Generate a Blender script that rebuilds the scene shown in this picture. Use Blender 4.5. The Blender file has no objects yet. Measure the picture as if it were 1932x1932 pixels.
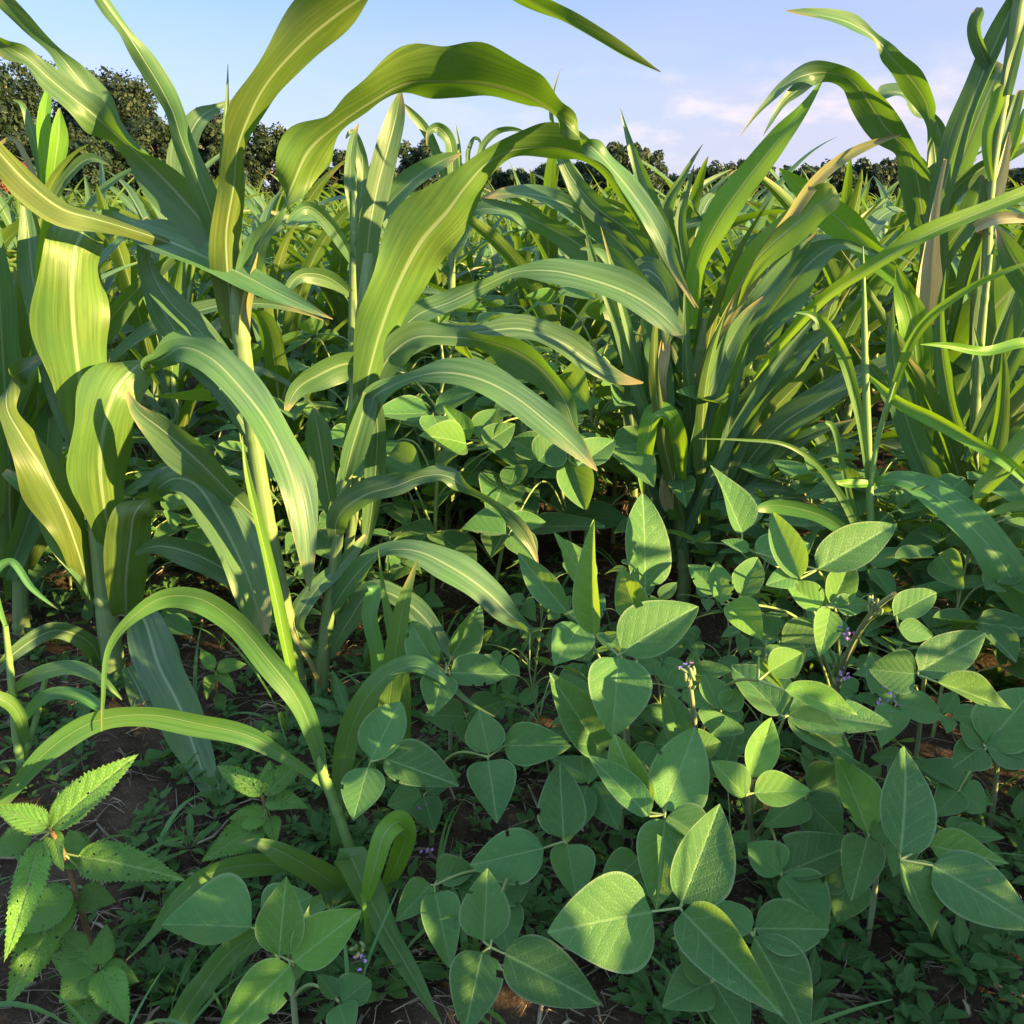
import bpy, math, random
import numpy as np
R = math.radians
rng = np.random.default_rng(7)
random.seed(7)
SC = bpy.context.scene
COL = SC.collection

# ------------------------------------------------------------------ camera
H = 0.9                      # eye height above the soil
PITCH = R(19.15)
FOV = R(60.0)
cam = bpy.data.cameras.new('camera')
cam.sensor_fit = 'HORIZONTAL'
cam.angle = FOV
cam.clip_start = 0.02
cam.clip_end = 3000
cob = bpy.data.objects.new('camera', cam)
COL.objects.link(cob)
cob.location = (0, 0, H)
cob.rotation_euler = (R(90) - PITCH, 0, 0)
SC.camera = cob

# ------------------------------------------------------------------ sky, sun, exposure
SUN = np.array([0.87, -0.45, 0.245]); SUN = SUN / np.linalg.norm(SUN)
SUN_EL = math.asin(SUN[2]); SUN_AZ = math.atan2(SUN[0], SUN[1])
SC.view_settings.view_transform = 'Standard'
SC.view_settings.look = 'None'
SC.view_settings.exposure = 2.3
SC.view_settings.gamma = 1.0
SC.cycles.max_bounces = 7
SC.cycles.diffuse_bounces = 4
SC.cycles.glossy_bounces = 2
SC.cycles.transmission_bounces = 4
SC.cycles.transparent_max_bounces = 4
SC.cycles.use_denoising = True
SC.cycles.sample_clamp_indirect = 4.0
w = bpy.data.worlds.new('World'); SC.world = w; w.use_nodes = True
nt = w.node_tree; nt.nodes.clear()
def N(tree, typ, **kw):
    n = tree.nodes.new(typ)
    for k, v in kw.items():
        if k in ('inp',):
            for kk, vv in v.items(): n.inputs[kk].default_value = vv
        else: setattr(n, k, v)
    return n
def mathn(t, op, a=None, b=None, c=None, clamp=False):
    n = t.nodes.new('ShaderNodeMath'); n.operation = op; n.use_clamp = clamp
    for i, v in enumerate((a, b, c)):
        if v is None: continue
        if isinstance(v, (int, float)): n.inputs[i].default_value = v
        else: t.links.new(v, n.inputs[i])
    return n.outputs[0]
def mixc(t, fac, a, b, blend='MIX'):
    n = t.nodes.new('ShaderNodeMix'); n.data_type = 'RGBA'; n.blend_type = blend
    for s, v in ((n.inputs['Factor'], fac), (n.inputs[6], a), (n.inputs[7], b)):
        if isinstance(v, (int, float)): s.default_value = v
        elif isinstance(v, tuple): s.default_value = (*v, 1) if len(v) == 3 else v
        else: t.links.new(v, s)
    return n.outputs[2]
def maprange(t, v, a, b, c, d, smooth=True):
    n = t.nodes.new('ShaderNodeMapRange'); n.interpolation_type = 'SMOOTHSTEP' if smooth else 'LINEAR'
    t.links.new(v, n.inputs[0])
    for i, q in enumerate((a, b, c, d)): n.inputs[i + 1].default_value = q
    return n.outputs[0]
sky = N(nt, 'ShaderNodeTexSky', sky_type='NISHITA', sun_disc=False, sun_elevation=SUN_EL,
        sun_rotation=SUN_AZ, altitude=100, air_density=1.0, dust_density=0.6, ozone_density=3.0)
tc = N(nt, 'ShaderNodeTexCoord')
sep = N(nt, 'ShaderNodeSeparateXYZ'); nt.links.new(tc.outputs['Generated'], sep.inputs[0])
# small puffy evening clouds low over the horizon, brighter fill added overhead and behind
mp = N(nt, 'ShaderNodeMapping', inp={'Scale': (4.5, 4.5, 12.0), 'Location': (1.3, 0.4, 0.2)})
nt.links.new(tc.outputs['Generated'], mp.inputs[0])
n1 = N(nt, 'ShaderNodeTexNoise', inp={'Scale': 2.1, 'Detail': 7.0, 'Roughness': 0.6})
nt.links.new(mp.outputs[0], n1.inputs['Vector'])
puff = maprange(nt, n1.outputs[0], 0.47, 0.70, 0, 1)
band = mathn(nt, 'MULTIPLY', maprange(nt, sep.outputs[2], 0.02, 0.06, 0, 1), maprange(nt, sep.outputs[2], 0.09, 0.15, 1, 0))
band = mathn(nt, 'MULTIPLY', band, maprange(nt, sep.outputs[0], -0.02, 0.1, 0.25, 1))
puff = mathn(nt, 'MULTIPLY', puff, band)
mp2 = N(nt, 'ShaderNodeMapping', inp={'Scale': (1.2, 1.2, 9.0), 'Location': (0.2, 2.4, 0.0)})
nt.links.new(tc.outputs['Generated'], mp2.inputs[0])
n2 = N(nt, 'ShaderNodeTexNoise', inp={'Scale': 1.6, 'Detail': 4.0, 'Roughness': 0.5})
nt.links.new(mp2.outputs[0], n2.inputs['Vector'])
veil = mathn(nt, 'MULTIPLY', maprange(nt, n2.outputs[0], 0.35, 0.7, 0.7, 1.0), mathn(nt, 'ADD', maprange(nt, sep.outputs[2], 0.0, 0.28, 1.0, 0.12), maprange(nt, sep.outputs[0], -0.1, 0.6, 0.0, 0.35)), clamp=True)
high = maprange(nt, mathn(nt, 'SUBTRACT', mathn(nt, 'MULTIPLY', sep.outputs[2], 1.0), mathn(nt, 'MULTIPLY', sep.outputs[1], 0.6)), 0.25, 0.9, 0, 1)
SKYS = 0.055
sk = mixc(nt, 1.0, sky.outputs[0], (SKYS * 0.70, SKYS * 0.77, SKYS * 1.0), 'MULTIPLY')
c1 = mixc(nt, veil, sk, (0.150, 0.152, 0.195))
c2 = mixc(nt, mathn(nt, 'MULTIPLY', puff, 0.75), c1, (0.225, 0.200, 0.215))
c3 = mixc(nt, mathn(nt, 'MULTIPLY', high, 0.8), c2, (0.26, 0.355, 0.465))  # added fill brightness out of view, lifts the shaded leaves
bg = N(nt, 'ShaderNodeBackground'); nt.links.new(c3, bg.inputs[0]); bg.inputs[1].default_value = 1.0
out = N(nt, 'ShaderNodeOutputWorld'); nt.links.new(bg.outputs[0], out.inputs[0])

sl = bpy.data.lights.new('sun', 'SUN'); sl.energy = 5.0; sl.angle = R(0.6); sl.color = (1.0, 0.71, 0.27)
so = bpy.data.objects.new('sun', sl); COL.objects.link(so)
from mathutils import Vector
so.rotation_euler = Vector(SUN).to_track_quat('Z', 'Y').to_euler()

# ------------------------------------------------------------------ pixel -> place helpers (photo is 1932 wide in these numbers)
F = 966 / math.tan(FOV / 2)
CP, SP = math.cos(PITCH), math.sin(PITCH)
CAM = np.array([0, 0, H])
def ray(px, py):
    x = (px - 966) / F; u = -(py - 966) / F
    return np.array([x, CP + u * SP, -SP + u * CP])
def PY(px, py, Y):
    d = ray(px, py); return CAM + d * (Y / d[1])
def PZ(px, py, z):
    d = ray(px, py); return CAM + d * ((z - H) / d[2])
def depth(p):
    return p[1] * CP - (p[2] - H) * SP
def nrm(v):
    v = np.asarray(v, float); return v / max(1e-9, np.linalg.norm(v))

# ------------------------------------------------------------------ object helpers
def tag(o, label=None, cat=None, group=None, kind=None):
    if label: o['label'] = label
    if cat: o['category'] = cat
    if group: o['group'] = group
    if kind: o['kind'] = kind
    return o
def empty(name, loc, label, cat, group=None):
    o = bpy.data.objects.new(name, None); COL.objects.link(o); o.location = loc
    o.empty_display_size = 0.05
    return tag(o, label, cat, group)
def origin(o):
    p = np.array(o.location); q = o.parent
    while q is not None:
        p = p + np.array(q.location); q = q.parent
    return p
class MB:
    def __init__(s): s.v = []; s.f = []; s.uv = []; s.uv2 = []; s.n = 0
    def add(s, V, Fc, UV=None, UV2=None):
        V = np.asarray(V, float); Fc = np.asarray(Fc, int)
        s.v.append(V); s.f.append(Fc + s.n); s.n += len(V)
        s.uv.append(np.zeros((len(V), 2)) if UV is None else UV)
        s.uv2.append(np.zeros((len(V), 2)) if UV2 is None else UV2)
        return s
    def mesh(s, name, mat, org=(0, 0, 0), smooth=True):
        V = np.concatenate(s.v) - np.asarray(org)
        UV = np.concatenate(s.uv); UV2 = np.concatenate(s.uv2)
        me = bpy.data.meshes.new(name)
        me.vertices.add(len(V)); me.vertices.foreach_set('co', V.astype(np.float32).ravel())
        loops = np.concatenate([f.ravel() for f in s.f])
        tot = np.concatenate([np.full(len(f), f.shape[1]) for f in s.f])
        st = np.concatenate([[0], np.cumsum(tot)[:-1]])
        me.loops.add(len(loops)); me.loops.foreach_set('vertex_index', loops.astype(np.int32))
        me.polygons.add(len(tot)); me.polygons.foreach_set('loop_start', st.astype(np.int32))
        try: me.polygons.foreach_set('loop_total', tot.astype(np.int32))
        except Exception: pass
        for nm, A in (('UVMap', UV), ('Len', UV2)):
            l = me.uv_layers.new(name=nm); l.data.foreach_set('uv', A[loops].astype(np.float32).ravel())
        me.polygons.foreach_set('use_smooth', np.full(len(tot), smooth))
        me.update(calc_edges=True); me.validate()
        me.materials.append(mat)
        return me
    def build(s, name, mat, parent=None, smooth=True):
        org = origin(parent) if parent is not None else np.zeros(3)
        o = bpy.data.objects.new(name, s.mesh(name, mat, org, smooth)); COL.objects.link(o)
        if parent is not None: o.parent = parent
        return o
def gridfaces(n, m):
    i, j = np.meshgrid(np.arange(n - 1), np.arange(m - 1), indexing='ij')
    a = (i * m + j).ravel()
    return np.stack([a, a + 1, a + m + 1, a + m], 1)
def spline(P, n):
    """Catmull-Rom through rows of P (k,d), chord parameter, n samples"""
    P = np.asarray(P, float); k = len(P)
    if k == 2:
        t = np.linspace(0, 1, n)[:, None]; return P[0] * (1 - t) + P[1] * t
    d = np.linalg.norm(np.diff(P[:, :3], axis=0), axis=1) ** 0.6 + 1e-6
    t = np.concatenate([[0], np.cumsum(d)])
    M = np.zeros_like(P)
    M[1:-1] = ((P[1:-1] - P[:-2]) / d[:-1, None] * d[1:, None] + (P[2:] - P[1:-1]) / d[1:, None] * d[:-1, None]) / (d[:-1] + d[1:])[:, None]
    M[0] = 1.5 * (P[1] - P[0]) / d[0] - M[1] * 0.5
    M[-1] = 1.5 * (P[-1] - P[-2]) / d[-1] - M[-2] * 0.5
    u = np.linspace(0, t[-1], n)
    i = np.clip(np.searchsorted(t, u, side='right') - 1, 0, k - 2)
    h = d[i][:, None]; x = ((u - t[i]) / d[i])[:, None]
    return ((2 * x**3 - 3 * x**2 + 1) * P[i] + (x**3 - 2 * x**2 + x) * h * M[i] + (-2 * x**3 + 3 * x**2) * P[i + 1] + (x**3 - x**2) * h * M[i + 1])
def tube(mb, pts, rad, sides=7, n=None):
    pts = np.asarray(pts, float); rad = np.asarray(rad, float)
    if rad.ndim == 0: rad = np.full(len(pts), float(rad))
    if n: 
        A = spline(np.column_stack([pts, rad]), n); pts, rad = A[:, :3], np.maximum(A[:, 3], 1e-5)
    t = np.gradient(pts, axis=0); t /= np.linalg.norm(t, axis=1)[:, None] + 1e-12
    ref = np.array([1.0, 0, 0]) if abs(t[0][0]) < 0.8 else np.array([0, 1.0, 0])
    a = np.cross(t, ref); a /= np.linalg.norm(a, axis=1)[:, None] + 1e-12
    b = np.cross(t, a)
    th = np.linspace(0, 2 * np.pi, sides + 1)
    V = pts[:, None] + rad[:, None, None] * (np.cos(th)[None, :, None] * a[:, None] + np.sin(th)[None, :, None] * b[:, None])
    L = np.concatenate([[0], np.cumsum(np.linalg.norm(np.diff(pts, axis=0), axis=1))])
    m = sides + 1
    UV = np.stack([np.tile(np.linspace(-1, 1, m), (len(pts), 1)), np.tile((L / max(L[-1], 1e-6))[:, None], (1, m))], -1)
    UV2 = np.stack([UV[..., 0] * rad[:, None], np.tile(L[:, None], (1, m))], -1)
    mb.add(V.reshape(-1, 3), gridfaces(len(pts), m), UV.reshape(-1, 2), UV2.reshape(-1, 2))
    return mb
def ribbon(mb, C, side, nor, wd, fold=0.0, ruffle=0.0, cols=9, seed=0, wob=0.05, curl=0.0, bites=0):
    """a grass blade: midline C (n,3), unit side and normal rows, full widths wd, V fold in degrees (rows or scalar)"""
    n = len(C); r = np.random.default_rng(seed)
    L = np.concatenate([[0], np.cumsum(np.linalg.norm(np.diff(C, axis=0), axis=1))])
    s = np.linspace(-1, 1, cols)
    fo = np.radians(np.broadcast_to(fold, (n,)))[:, None]
    hw = wd[:, None] / 2 * (1 + wob * np.sin(L[:, None] * r.uniform(25, 40) + r.uniform(0, 6) + np.sign(s)[None] * 0.9) * (np.abs(s)[None] > 0.3))
    ph = r.uniform(0, 6, 4)
    k1, k2 = r.uniform(15, 27, 2)
    wmax = max(wd.max(), 1e-6)
    ru = ruffle * wd[:, None] * np.where(s < 0, np.sin(L[:, None] * k1 + ph[0]) + 0.5 * np.sin(L[:, None] * 2.1 * k1 + ph[2]),
         np.sin(L[:, None] * k2 + ph[1]) + 0.5 * np.sin(L[:, None] * 1.8 * k2 + ph[3])) * np.abs(s)[None] ** 2.2
    a = np.abs(s)[None]
    lift = a * hw * np.sin(fo) - curl * hw * a ** 2
    # rounded midrib trough
    lift = np.sqrt(lift ** 2 + (0.06 * wd[:, None]) ** 2 * 0.3) * np.sign(np.sin(fo) + 1e-9) if np.abs(fo).max() > 0.02 else lift
    V = C[:, None] + side[:, None] * (s[None, :, None] * (hw * np.cos(fo))[..., None]) + nor[:, None] * (lift + ru)[..., None]
    UV = np.stack([np.tile(s, (n, 1)), np.tile((L / max(L[-1], 1e-6))[:, None], (1, cols))], -1)
    UV2 = np.stack([s[None] * np.broadcast_to(wd[:, None] / 2, (n, cols)), np.tile(L[:, None], (1, cols)) + r.uniform(0, 9)], -1)
    Fc = gridfaces(n, cols)
    if bites:
        keep = np.ones((n - 1, cols - 1), bool)
        for _ in range(bites):
            i0 = int(r.integers(n // 4, n - 4)); e_ = 0 if r.random() < .5 else cols - 2
            keep[i0:i0 + int(r.integers(1, 3)), e_] = False
        Fc = Fc[keep.ravel()]
    mb.add(V.reshape(-1, 3), Fc, UV.reshape(-1, 2), UV2.reshape(-1, 2))
    return mb
def traced_blade(pts, Y, fold=25, ruffle=0.02, n=46, cols=9, seed=0, wob=0.04):
    """pts rows: px, py, dY, projected width px, roll deg (positive turns the visible face to the blade's right-hand side)"""
    P = []
    for p in pts:
        p = tuple(p) + (0,) * (5 - len(p))
        q = PY(p[0], p[1], Y + p[2]); dp = depth(q)
        cr = max(abs(math.cos(R(p[4]))), 0.36)
        P.append([*q, p[3] * dp / F / cr, R(p[4])])
    n = int(n * 1.5); A = spline(P, n)
    C = A[:, :3]; wd = np.maximum(A[:, 3], 0.0008); roll = A[:, 4][:, None]
    t = np.gradient(C, axis=0); t /= np.linalg.norm(t, axis=1)[:, None]
    v = CAM - C; v = v - (v * t).sum(1)[:, None] * t; v /= np.linalg.norm(v, axis=1)[:, None] + 1e-9
    sd = np.cross(t, v)
    nn = np.cos(roll) * v + np.sin(roll) * sd
    s2 = np.cross(t, nn)
    rb = np.random.default_rng(seed + 5)
    return ribbon(MB(), C, s2, nn, wd, fold, ruffle, cols, seed, wob, bites=0)

# ------------------------------------------------------------------ materials
def newmat(name):
    m = bpy.data.materials.new(name); m.use_nodes = True; m.node_tree.nodes.clear(); return m, m.node_tree
def leaf_out(t, col, tcol, rough, trans, normal=None, sheen=0.0, spec=0.35):
    p = N(t, 'ShaderNodeBsdfPrincipled'); t.links.new(col, p.inputs['Base Color'])
    p.inputs['Roughness'].default_value = rough; p.inputs['Specular IOR Level'].default_value = spec
    if sheen: p.inputs['Sheen Weight'].default_value = sheen; p.inputs['Sheen Roughness'].default_value = 0.4
    tr = N(t, 'ShaderNodeBsdfTranslucent'); t.links.new(tcol, tr.inputs[0])
    if normal is not None:
        t.links.new(normal, p.inputs['Normal']); t.links.new(normal, tr.inputs['Normal'])
    mx = N(t, 'ShaderNodeMixShader'); mx.inputs[0].default_value = trans
    t.links.new(p.outputs[0], mx.inputs[1]); t.links.new(tr.outputs[0], mx.inputs[2])
    o = N(t, 'ShaderNodeOutputMaterial'); t.links.new(mx.outputs[0], o.inputs[0])
def grass_material(name, green, pale, trans_col, dry=0.5, rib=0.066, trans=0.40, rough=0.42, var=0.16, drycol=(0.34, 0.25, 0.12), under=None):
    m, t = newmat(name)
    uv = N(t, 'ShaderNodeUVMap', uv_map='UVMap'); l = N(t, 'ShaderNodeUVMap', uv_map='Len')
    s = N(t, 'ShaderNodeSeparateXYZ'); t.links.new(uv.outputs[0], s.inputs[0])
    oi = N(t, 'ShaderNodeObjectInfo')
    u = mathn(t, 'ABSOLUTE', s.outputs[0]); v = s.outputs[1]
    # lengthwise veins
    mp = N(t, 'ShaderNodeMapping', inp={'Scale': (200, 4, 1)}); t.links.new(l.outputs[0], mp.inputs[0])
    nz = N(t, 'ShaderNodeTexNoise', inp={'Scale': 1.0, 'Detail': 3.0, 'Roughness': 0.6}); t.links.new(mp.outputs[0], nz.inputs['Vector'])
    mp2 = N(t, 'ShaderNodeMapping', inp={'Scale': (60, 9, 1)}); t.links.new(l.outputs[0], mp2.inputs[0])
    nb = N(t, 'ShaderNodeTexNoise', inp={'Scale': 1.0, 'Detail': 5.0, 'Roughness': 0.6}); t.links.new(mp2.outputs[0], nb.inputs['Vector'])
    geo = N(t, 'ShaderNodeNewGeometry')
    n3 = N(t, 'ShaderNodeTexNoise', inp={'Scale': 7.0, 'Detail': 3.0}); t.links.new(geo.outputs['Position'], n3.inputs['Vector'])
    veinf = maprange(t, nz.outputs[0], 0.38, 0.62, 0, 1)
    c = mixc(t, mathn(t, 'MULTIPLY', veinf, 0.75), green, pale)
    if under is not None:
        cu = mixc(t, mathn(t, 'MULTIPLY', veinf, 0.75), tuple(x * 0.82 for x in under), tuple(x * 1.5 for x in under))
        cu = mixc(t, maprange(t, nb.outputs[0], 0.42, 0.66, 0, 0.55), cu, (0.052, 0.100, 0.026))
        c = mixc(t, geo.outputs['Backfacing'], c, cu)
    c = mixc(t, mathn(t, 'MULTIPLY', maprange(t, n3.outputs[0], 0.4, 0.65, 0, 1), 0.45), c, tuple(0.75 * a + 0.25 * b for a, b in zip(green, trans_col)))
    tw = mathn(t, 'MULTIPLY_ADD', oi.outputs['Random'], var * 2, 1 - var)
    hsv = N(t, 'ShaderNodeHueSaturation'); t.links.new(c, hsv.inputs['Color']); t.links.new(tw, hsv.inputs['Value'])
    hu = mathn(t, 'MULTIPLY_ADD', oi.outputs['Random'], 0.03, 0.485); t.links.new(hu, hsv.inputs['Hue'])
    # yellowing and drying toward the tip and along the margin
    dr = mathn(t, 'ADD', mathn(t, 'MULTIPLY', mathn(t, 'POWER', v, 5.0), 0.45), mathn(t, 'MULTIPLY', nb.outputs[0], 0.75))
    dr = mathn(t, 'ADD', dr, mathn(t, 'MULTIPLY', mathn(t, 'POWER', u, 8.0), 0.10))
    rnd2 = mathn(t, 'FRACT', mathn(t, 'MULTIPLY', oi.outputs['Random'], 17.31))
    dr = mathn(t, 'ADD', dr, mathn(t, 'MULTIPLY', rnd2, 0.16))
    dm = maprange(t, dr, 0.76, 1.0, 0, dry)
    c2 = mixc(t, dm, hsv.outputs[0], drycol)
    ribm = maprange(t, u, rib * 0.55, rib * 1.25, 1, 0)
    ribm = mathn(t, 'MULTIPLY', ribm, maprange(t, v, 0.75, 1.0, 1, 0.3))
    c3 = mixc(t, mathn(t, 'MULTIPLY', ribm, 0.55), c2, (0.29, 0.37, 0.22))
    # a few tiny chewed / rust specks
    vo = N(t, 'ShaderNodeTexVoronoi', inp={'Scale': 1.0}); mp4 = N(t, 'ShaderNodeMapping', inp={'Scale': (70, 45, 1)})
    t.links.new(l.outputs[0], mp4.inputs[0]); t.links.new(mp4.outputs[0], vo.inputs['Vector'])
    sx = N(t, 'ShaderNodeSeparateXYZ'); t.links.new(vo.outputs['Color'], sx.inputs[0])
    sp = mathn(t, 'MULTIPLY', maprange(t, vo.outputs['Distance'], 0.05, 0.12, 1, 0), mathn(t, 'GREATER_THAN', sx.outputs[0], 0.88))
    c3 = mixc(t, mathn(t, 'MULTIPLY', sp, 0.7), c3, (0.10, 0.07, 0.03))
    tcx = mixc(t, dm, trans_col, drycol)
    tcx = mixc(t, mathn(t, 'MULTIPLY', veinf, 0.35), tcx, tuple(x * 0.55 for x in trans_col))
    tcx = mixc(t, mathn(t, 'MULTIPLY', ribm, 0.6), tcx, (0.26, 0.26, 0.08))
    bp = N(t, 'ShaderNodeBump', inp={'Strength': 0.35, 'Distance': 0.002})
    hgt = mathn(t, 'ADD', nz.outputs[0], mathn(t, 'MULTIPLY', ribm, 1.4)); t.links.new(hgt, bp.inputs['Height'])
    leaf_out(t, c3, tcx, rough, trans, bp.outputs[0], spec=0.32)
    return m
M = {}
M['sorghum'] = grass_material('sorghum_leaf', (0.046, 0.106, 0.052), (0.100, 0.172, 0.092), (0.17, 0.34, 0.008), dry=0.75, trans=0.30, under=(0.088, 0.130, 0.026))
M['sorghum_far'] = grass_material('sorghum_far_leaf', (0.052, 0.115, 0.040), (0.10, 0.175, 0.07), (0.24, 0.38, 0.015), dry=0.8, trans=0.34, under=(0.070, 0.122, 0.030))
M['weedgrass'] = grass_material('weed_grass_leaf', (0.050, 0.150, 0.048), (0.10, 0.21, 0.08), (0.28, 0.46, 0.03), dry=0.5, rib=0.035)
M['brightgrass'] = grass_material('bright_grass_leaf', (0.085, 0.20, 0.022), (0.14, 0.27, 0.045), (0.27, 0.47, 0.012), dry=0.3, rib=0.06)
M['drygrass'] = grass_material('dry_leaf', (0.22, 0.22, 0.09), (0.32, 0.28, 0.14), (0.34, 0.30, 0.09), dry=0.9)

def stalk_material(name, green, pale, dry):
    m, t = newmat(name)
    l = N(t, 'ShaderNodeUVMap', uv_map='Len')
    mp = N(t, 'ShaderNodeMapping', inp={'Scale': (500, 6, 1)}); t.links.new(l.outputs[0], mp.inputs[0])
    nz = N(t, 'ShaderNodeTexNoise', inp={'Scale': 1.0, 'Detail': 4.0}); t.links.new(mp.outputs[0], nz.inputs['Vector'])
    mp2 = N(t, 'ShaderNodeMapping', inp={'Scale': (40, 14, 1)}); t.links.new(l.outputs[0], mp2.inputs[0])
    n2 = N(t, 'ShaderNodeTexNoise', inp={'Scale': 1.0, 'Detail': 4.0}); t.links.new(mp2.outputs[0], n2.inputs['Vector'])
    c = mixc(t, maprange(t, nz.outputs[0], 0.3, 0.7, 0, 1), green, pale)
    c = mixc(t, maprange(t, n2.outputs[0], 0.58, 0.75, 0, 0.7), c, dry)
    bp = N(t, 'ShaderNodeBump', inp={'Strength': 0.3, 'Distance': 0.002}); t.links.new(nz.outputs[0], bp.inputs['Height'])
    leaf_out(t, c, c, 0.5, 0.12, bp.outputs[0])
    return m
M['stalk'] = stalk_material('sorghum_stalk', (0.11, 0.18, 0.065), (0.17, 0.24, 0.10), (0.20, 0.19, 0.08))
M['husk'] = stalk_material('dry_husk', (0.26, 0.25, 0.12), (0.38, 0.33, 0.19), (0.26, 0.19, 0.09))
M['grass_stalk'] = stalk_material('grass_stalk', (0.13, 0.24, 0.07), (0.19, 0.31, 0.10), (0.22, 0.24, 0.09))
M['petiole'] = stalk_material('soybean_petiole', (0.18, 0.25, 0.08), (0.24, 0.30, 0.12), (0.26, 0.22, 0.10))
M['soystem'] = stalk_material('soybean_stem', (0.20, 0.25, 0.12), (0.30, 0.33, 0.19), (0.28, 0.25, 0.14))
M['redstem'] = stalk_material('weed_stem', (0.17, 0.10, 0.06), (0.22, 0.15, 0.08), (0.15, 0.20, 0.07))

def broad_material(name, green, young, pale, trans_col, nv=6.5, slope=0.42, trans=0.33, sheen=0.06, margin=0.42, quilt=0.5, rough=0.55, var=0.28):
    m, t = newmat(name)
    uv = N(t, 'ShaderNodeUVMap', uv_map='UVMap'); l = N(t, 'ShaderNodeUVMap', uv_map='Len')
    s = N(t, 'ShaderNodeSeparateXYZ'); t.links.new(uv.outputs[0], s.inputs[0])
    sl_ = N(t, 'ShaderNodeSeparateXYZ'); t.links.new(l.outputs[0], sl_.inputs[0])
    oi = N(t, 'ShaderNodeObjectInfo')
    u = mathn(t, 'ABSOLUTE', s.outputs[0]); v = s.outputs[1]; au = mathn(t, 'ABSOLUTE', sl_.outputs[0])   # au = real offset / length
    # side veins run forward from the midrib, a slight bend toward the tip
    ph = mathn(t, 'MULTIPLY', mathn(t, 'SUBTRACT', v, mathn(t, 'MULTIPLY', mathn(t, 'POWER', au, 0.85), slope * 2.0)), nv)
    ph = mathn(t, 'ADD', ph, mathn(t, 'MULTIPLY', mathn(t, 'GREATER_THAN', s.outputs[0], 0.0), 0.35))
    fr = mathn(t, 'ABSOLUTE', mathn(t, 'SUBTRACT', mathn(t, 'FRACT', ph), 0.5))
    vein = mathn(t, 'MULTIPLY', maprange(t, fr, 0.0, 0.055, 1, 0), maprange(t, u, 0.6, 1.0, 1, 0.25))
    mid = maprange(t, au, 0.006, 0.020, 1, 0)
    geo = N(t, 'ShaderNodeNewGeometry')
    nf = N(t, 'ShaderNodeTexVoronoi', feature='DISTANCE_TO_EDGE', inp={'Scale': 1.0})
    mp = N(t, 'ShaderNodeMapping', inp={'Scale': (34, 34, 1)}); t.links.new(l.outputs[0], mp.inputs[0]); t.links.new(mp.outputs[0], nf.inputs['Vector'])
    net = maprange(t, nf.outputs['Distance'], 0.0, 0.12, 1, 0)
    n3 = N(t, 'ShaderNodeTexNoise', inp={'Scale': 14.0, 'Detail': 4.0}); t.links.new(geo.outputs['Position'], n3.inputs['Vector'])
    base = mixc(t, mathn(t, 'MULTIPLY', oi.outputs['Random'], 0.55), green, young)
    base = mixc(t, maprange(t, n3.outputs[0], 0.38, 0.68, 0, 0.5), base, tuple(0.7 * a + 0.3 * b for a, b in zip(young, pale)))
    vv = mathn(t, 'FRACT', mathn(t, 'MULTIPLY', oi.outputs['Random'], 7.77))
    hsv = N(t, 'ShaderNodeHueSaturation'); t.links.new(base, hsv.inputs['Color'])
    t.links.new(mathn(t, 'MULTIPLY_ADD', vv, var * 2, 1 - var), hsv.inputs['Value'])
    c = mixc(t, mathn(t, 'MULTIPLY', net, 0.26), hsv.outputs[0], pale)
    c = mixc(t, mathn(t, 'MULTIPLY', vein, 0.58), c, pale)
    c = mixc(t, mathn(t, 'MULTIPLY', mid, 0.75), c, pale)
    rim = maprange(t, u, 0.90, 1.0, 0, margin)
    c = mixc(t, rim, c, (0.30, 0.36, 0.22))
    # rare brown flecks
    nb = N(t, 'ShaderNodeTexNoise', inp={'Scale': 60.0, 'Detail': 2.0}); t.links.new(geo.outputs['Position'], nb.inputs['Vector'])
    c = mixc(t, maprange(t, nb.outputs[0], 0.73, 0.78, 0, 0.6), c, (0.22, 0.17, 0.06))
    tcx = mixc(t, mathn(t, 'MULTIPLY', mathn(t, 'MAXIMUM', mathn(t, 'MULTIPLY', vein, 0.6), mid), 0.5), trans_col, tuple(x * 0.5 for x in trans_col))
    hgt = mathn(t, 'SUBTRACT', mathn(t, 'MULTIPLY_ADD', mathn(t, 'POWER', fr, 0.6), 0.5, mathn(t, 'MULTIPLY', n3.outputs[0], 0.8)), mathn(t, 'ADD', mathn(t, 'MULTIPLY', mid, 0.5), mathn(t, 'MULTIPLY', net, 0.35)))
    bp = N(t, 'ShaderNodeBump', inp={'Strength': quilt, 'Distance': 0.0022}); t.links.new(hgt, bp.inputs['Height'])
    leaf_out(t, c, tcx, rough, trans, bp.outputs[0], sheen=sheen, spec=0.22)
    return m
M['soy'] = broad_material('soybean_leaf', (0.040, 0.132, 0.046), (0.066, 0.165, 0.034), (0.16, 0.28, 0.11), (0.26, 0.44, 0.02))
M['soyyoung'] = broad_material('young_soybean_leaf', (0.070, 0.185, 0.026), (0.095, 0.22, 0.030), (0.19, 0.32, 0.11), (0.34, 0.52, 0.02))
M['nettle'] = broad_material('nettle_leaf', (0.075, 0.205, 0.032), (0.10, 0.24, 0.038), (0.17, 0.31, 0.09), (0.32, 0.50, 0.04), nv=8.0, slope=0.6, margin=0.15, quilt=0.9, sheen=0.1)
M['weed'] = broad_material('weed_leaf', (0.036, 0.105, 0.030), (0.055, 0.14, 0.036), (0.10, 0.19, 0.07), (0.22, 0.36, 0.04), nv=6.0, margin=0.1, quilt=0.4, sheen=0.0, var=0.3)
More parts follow.
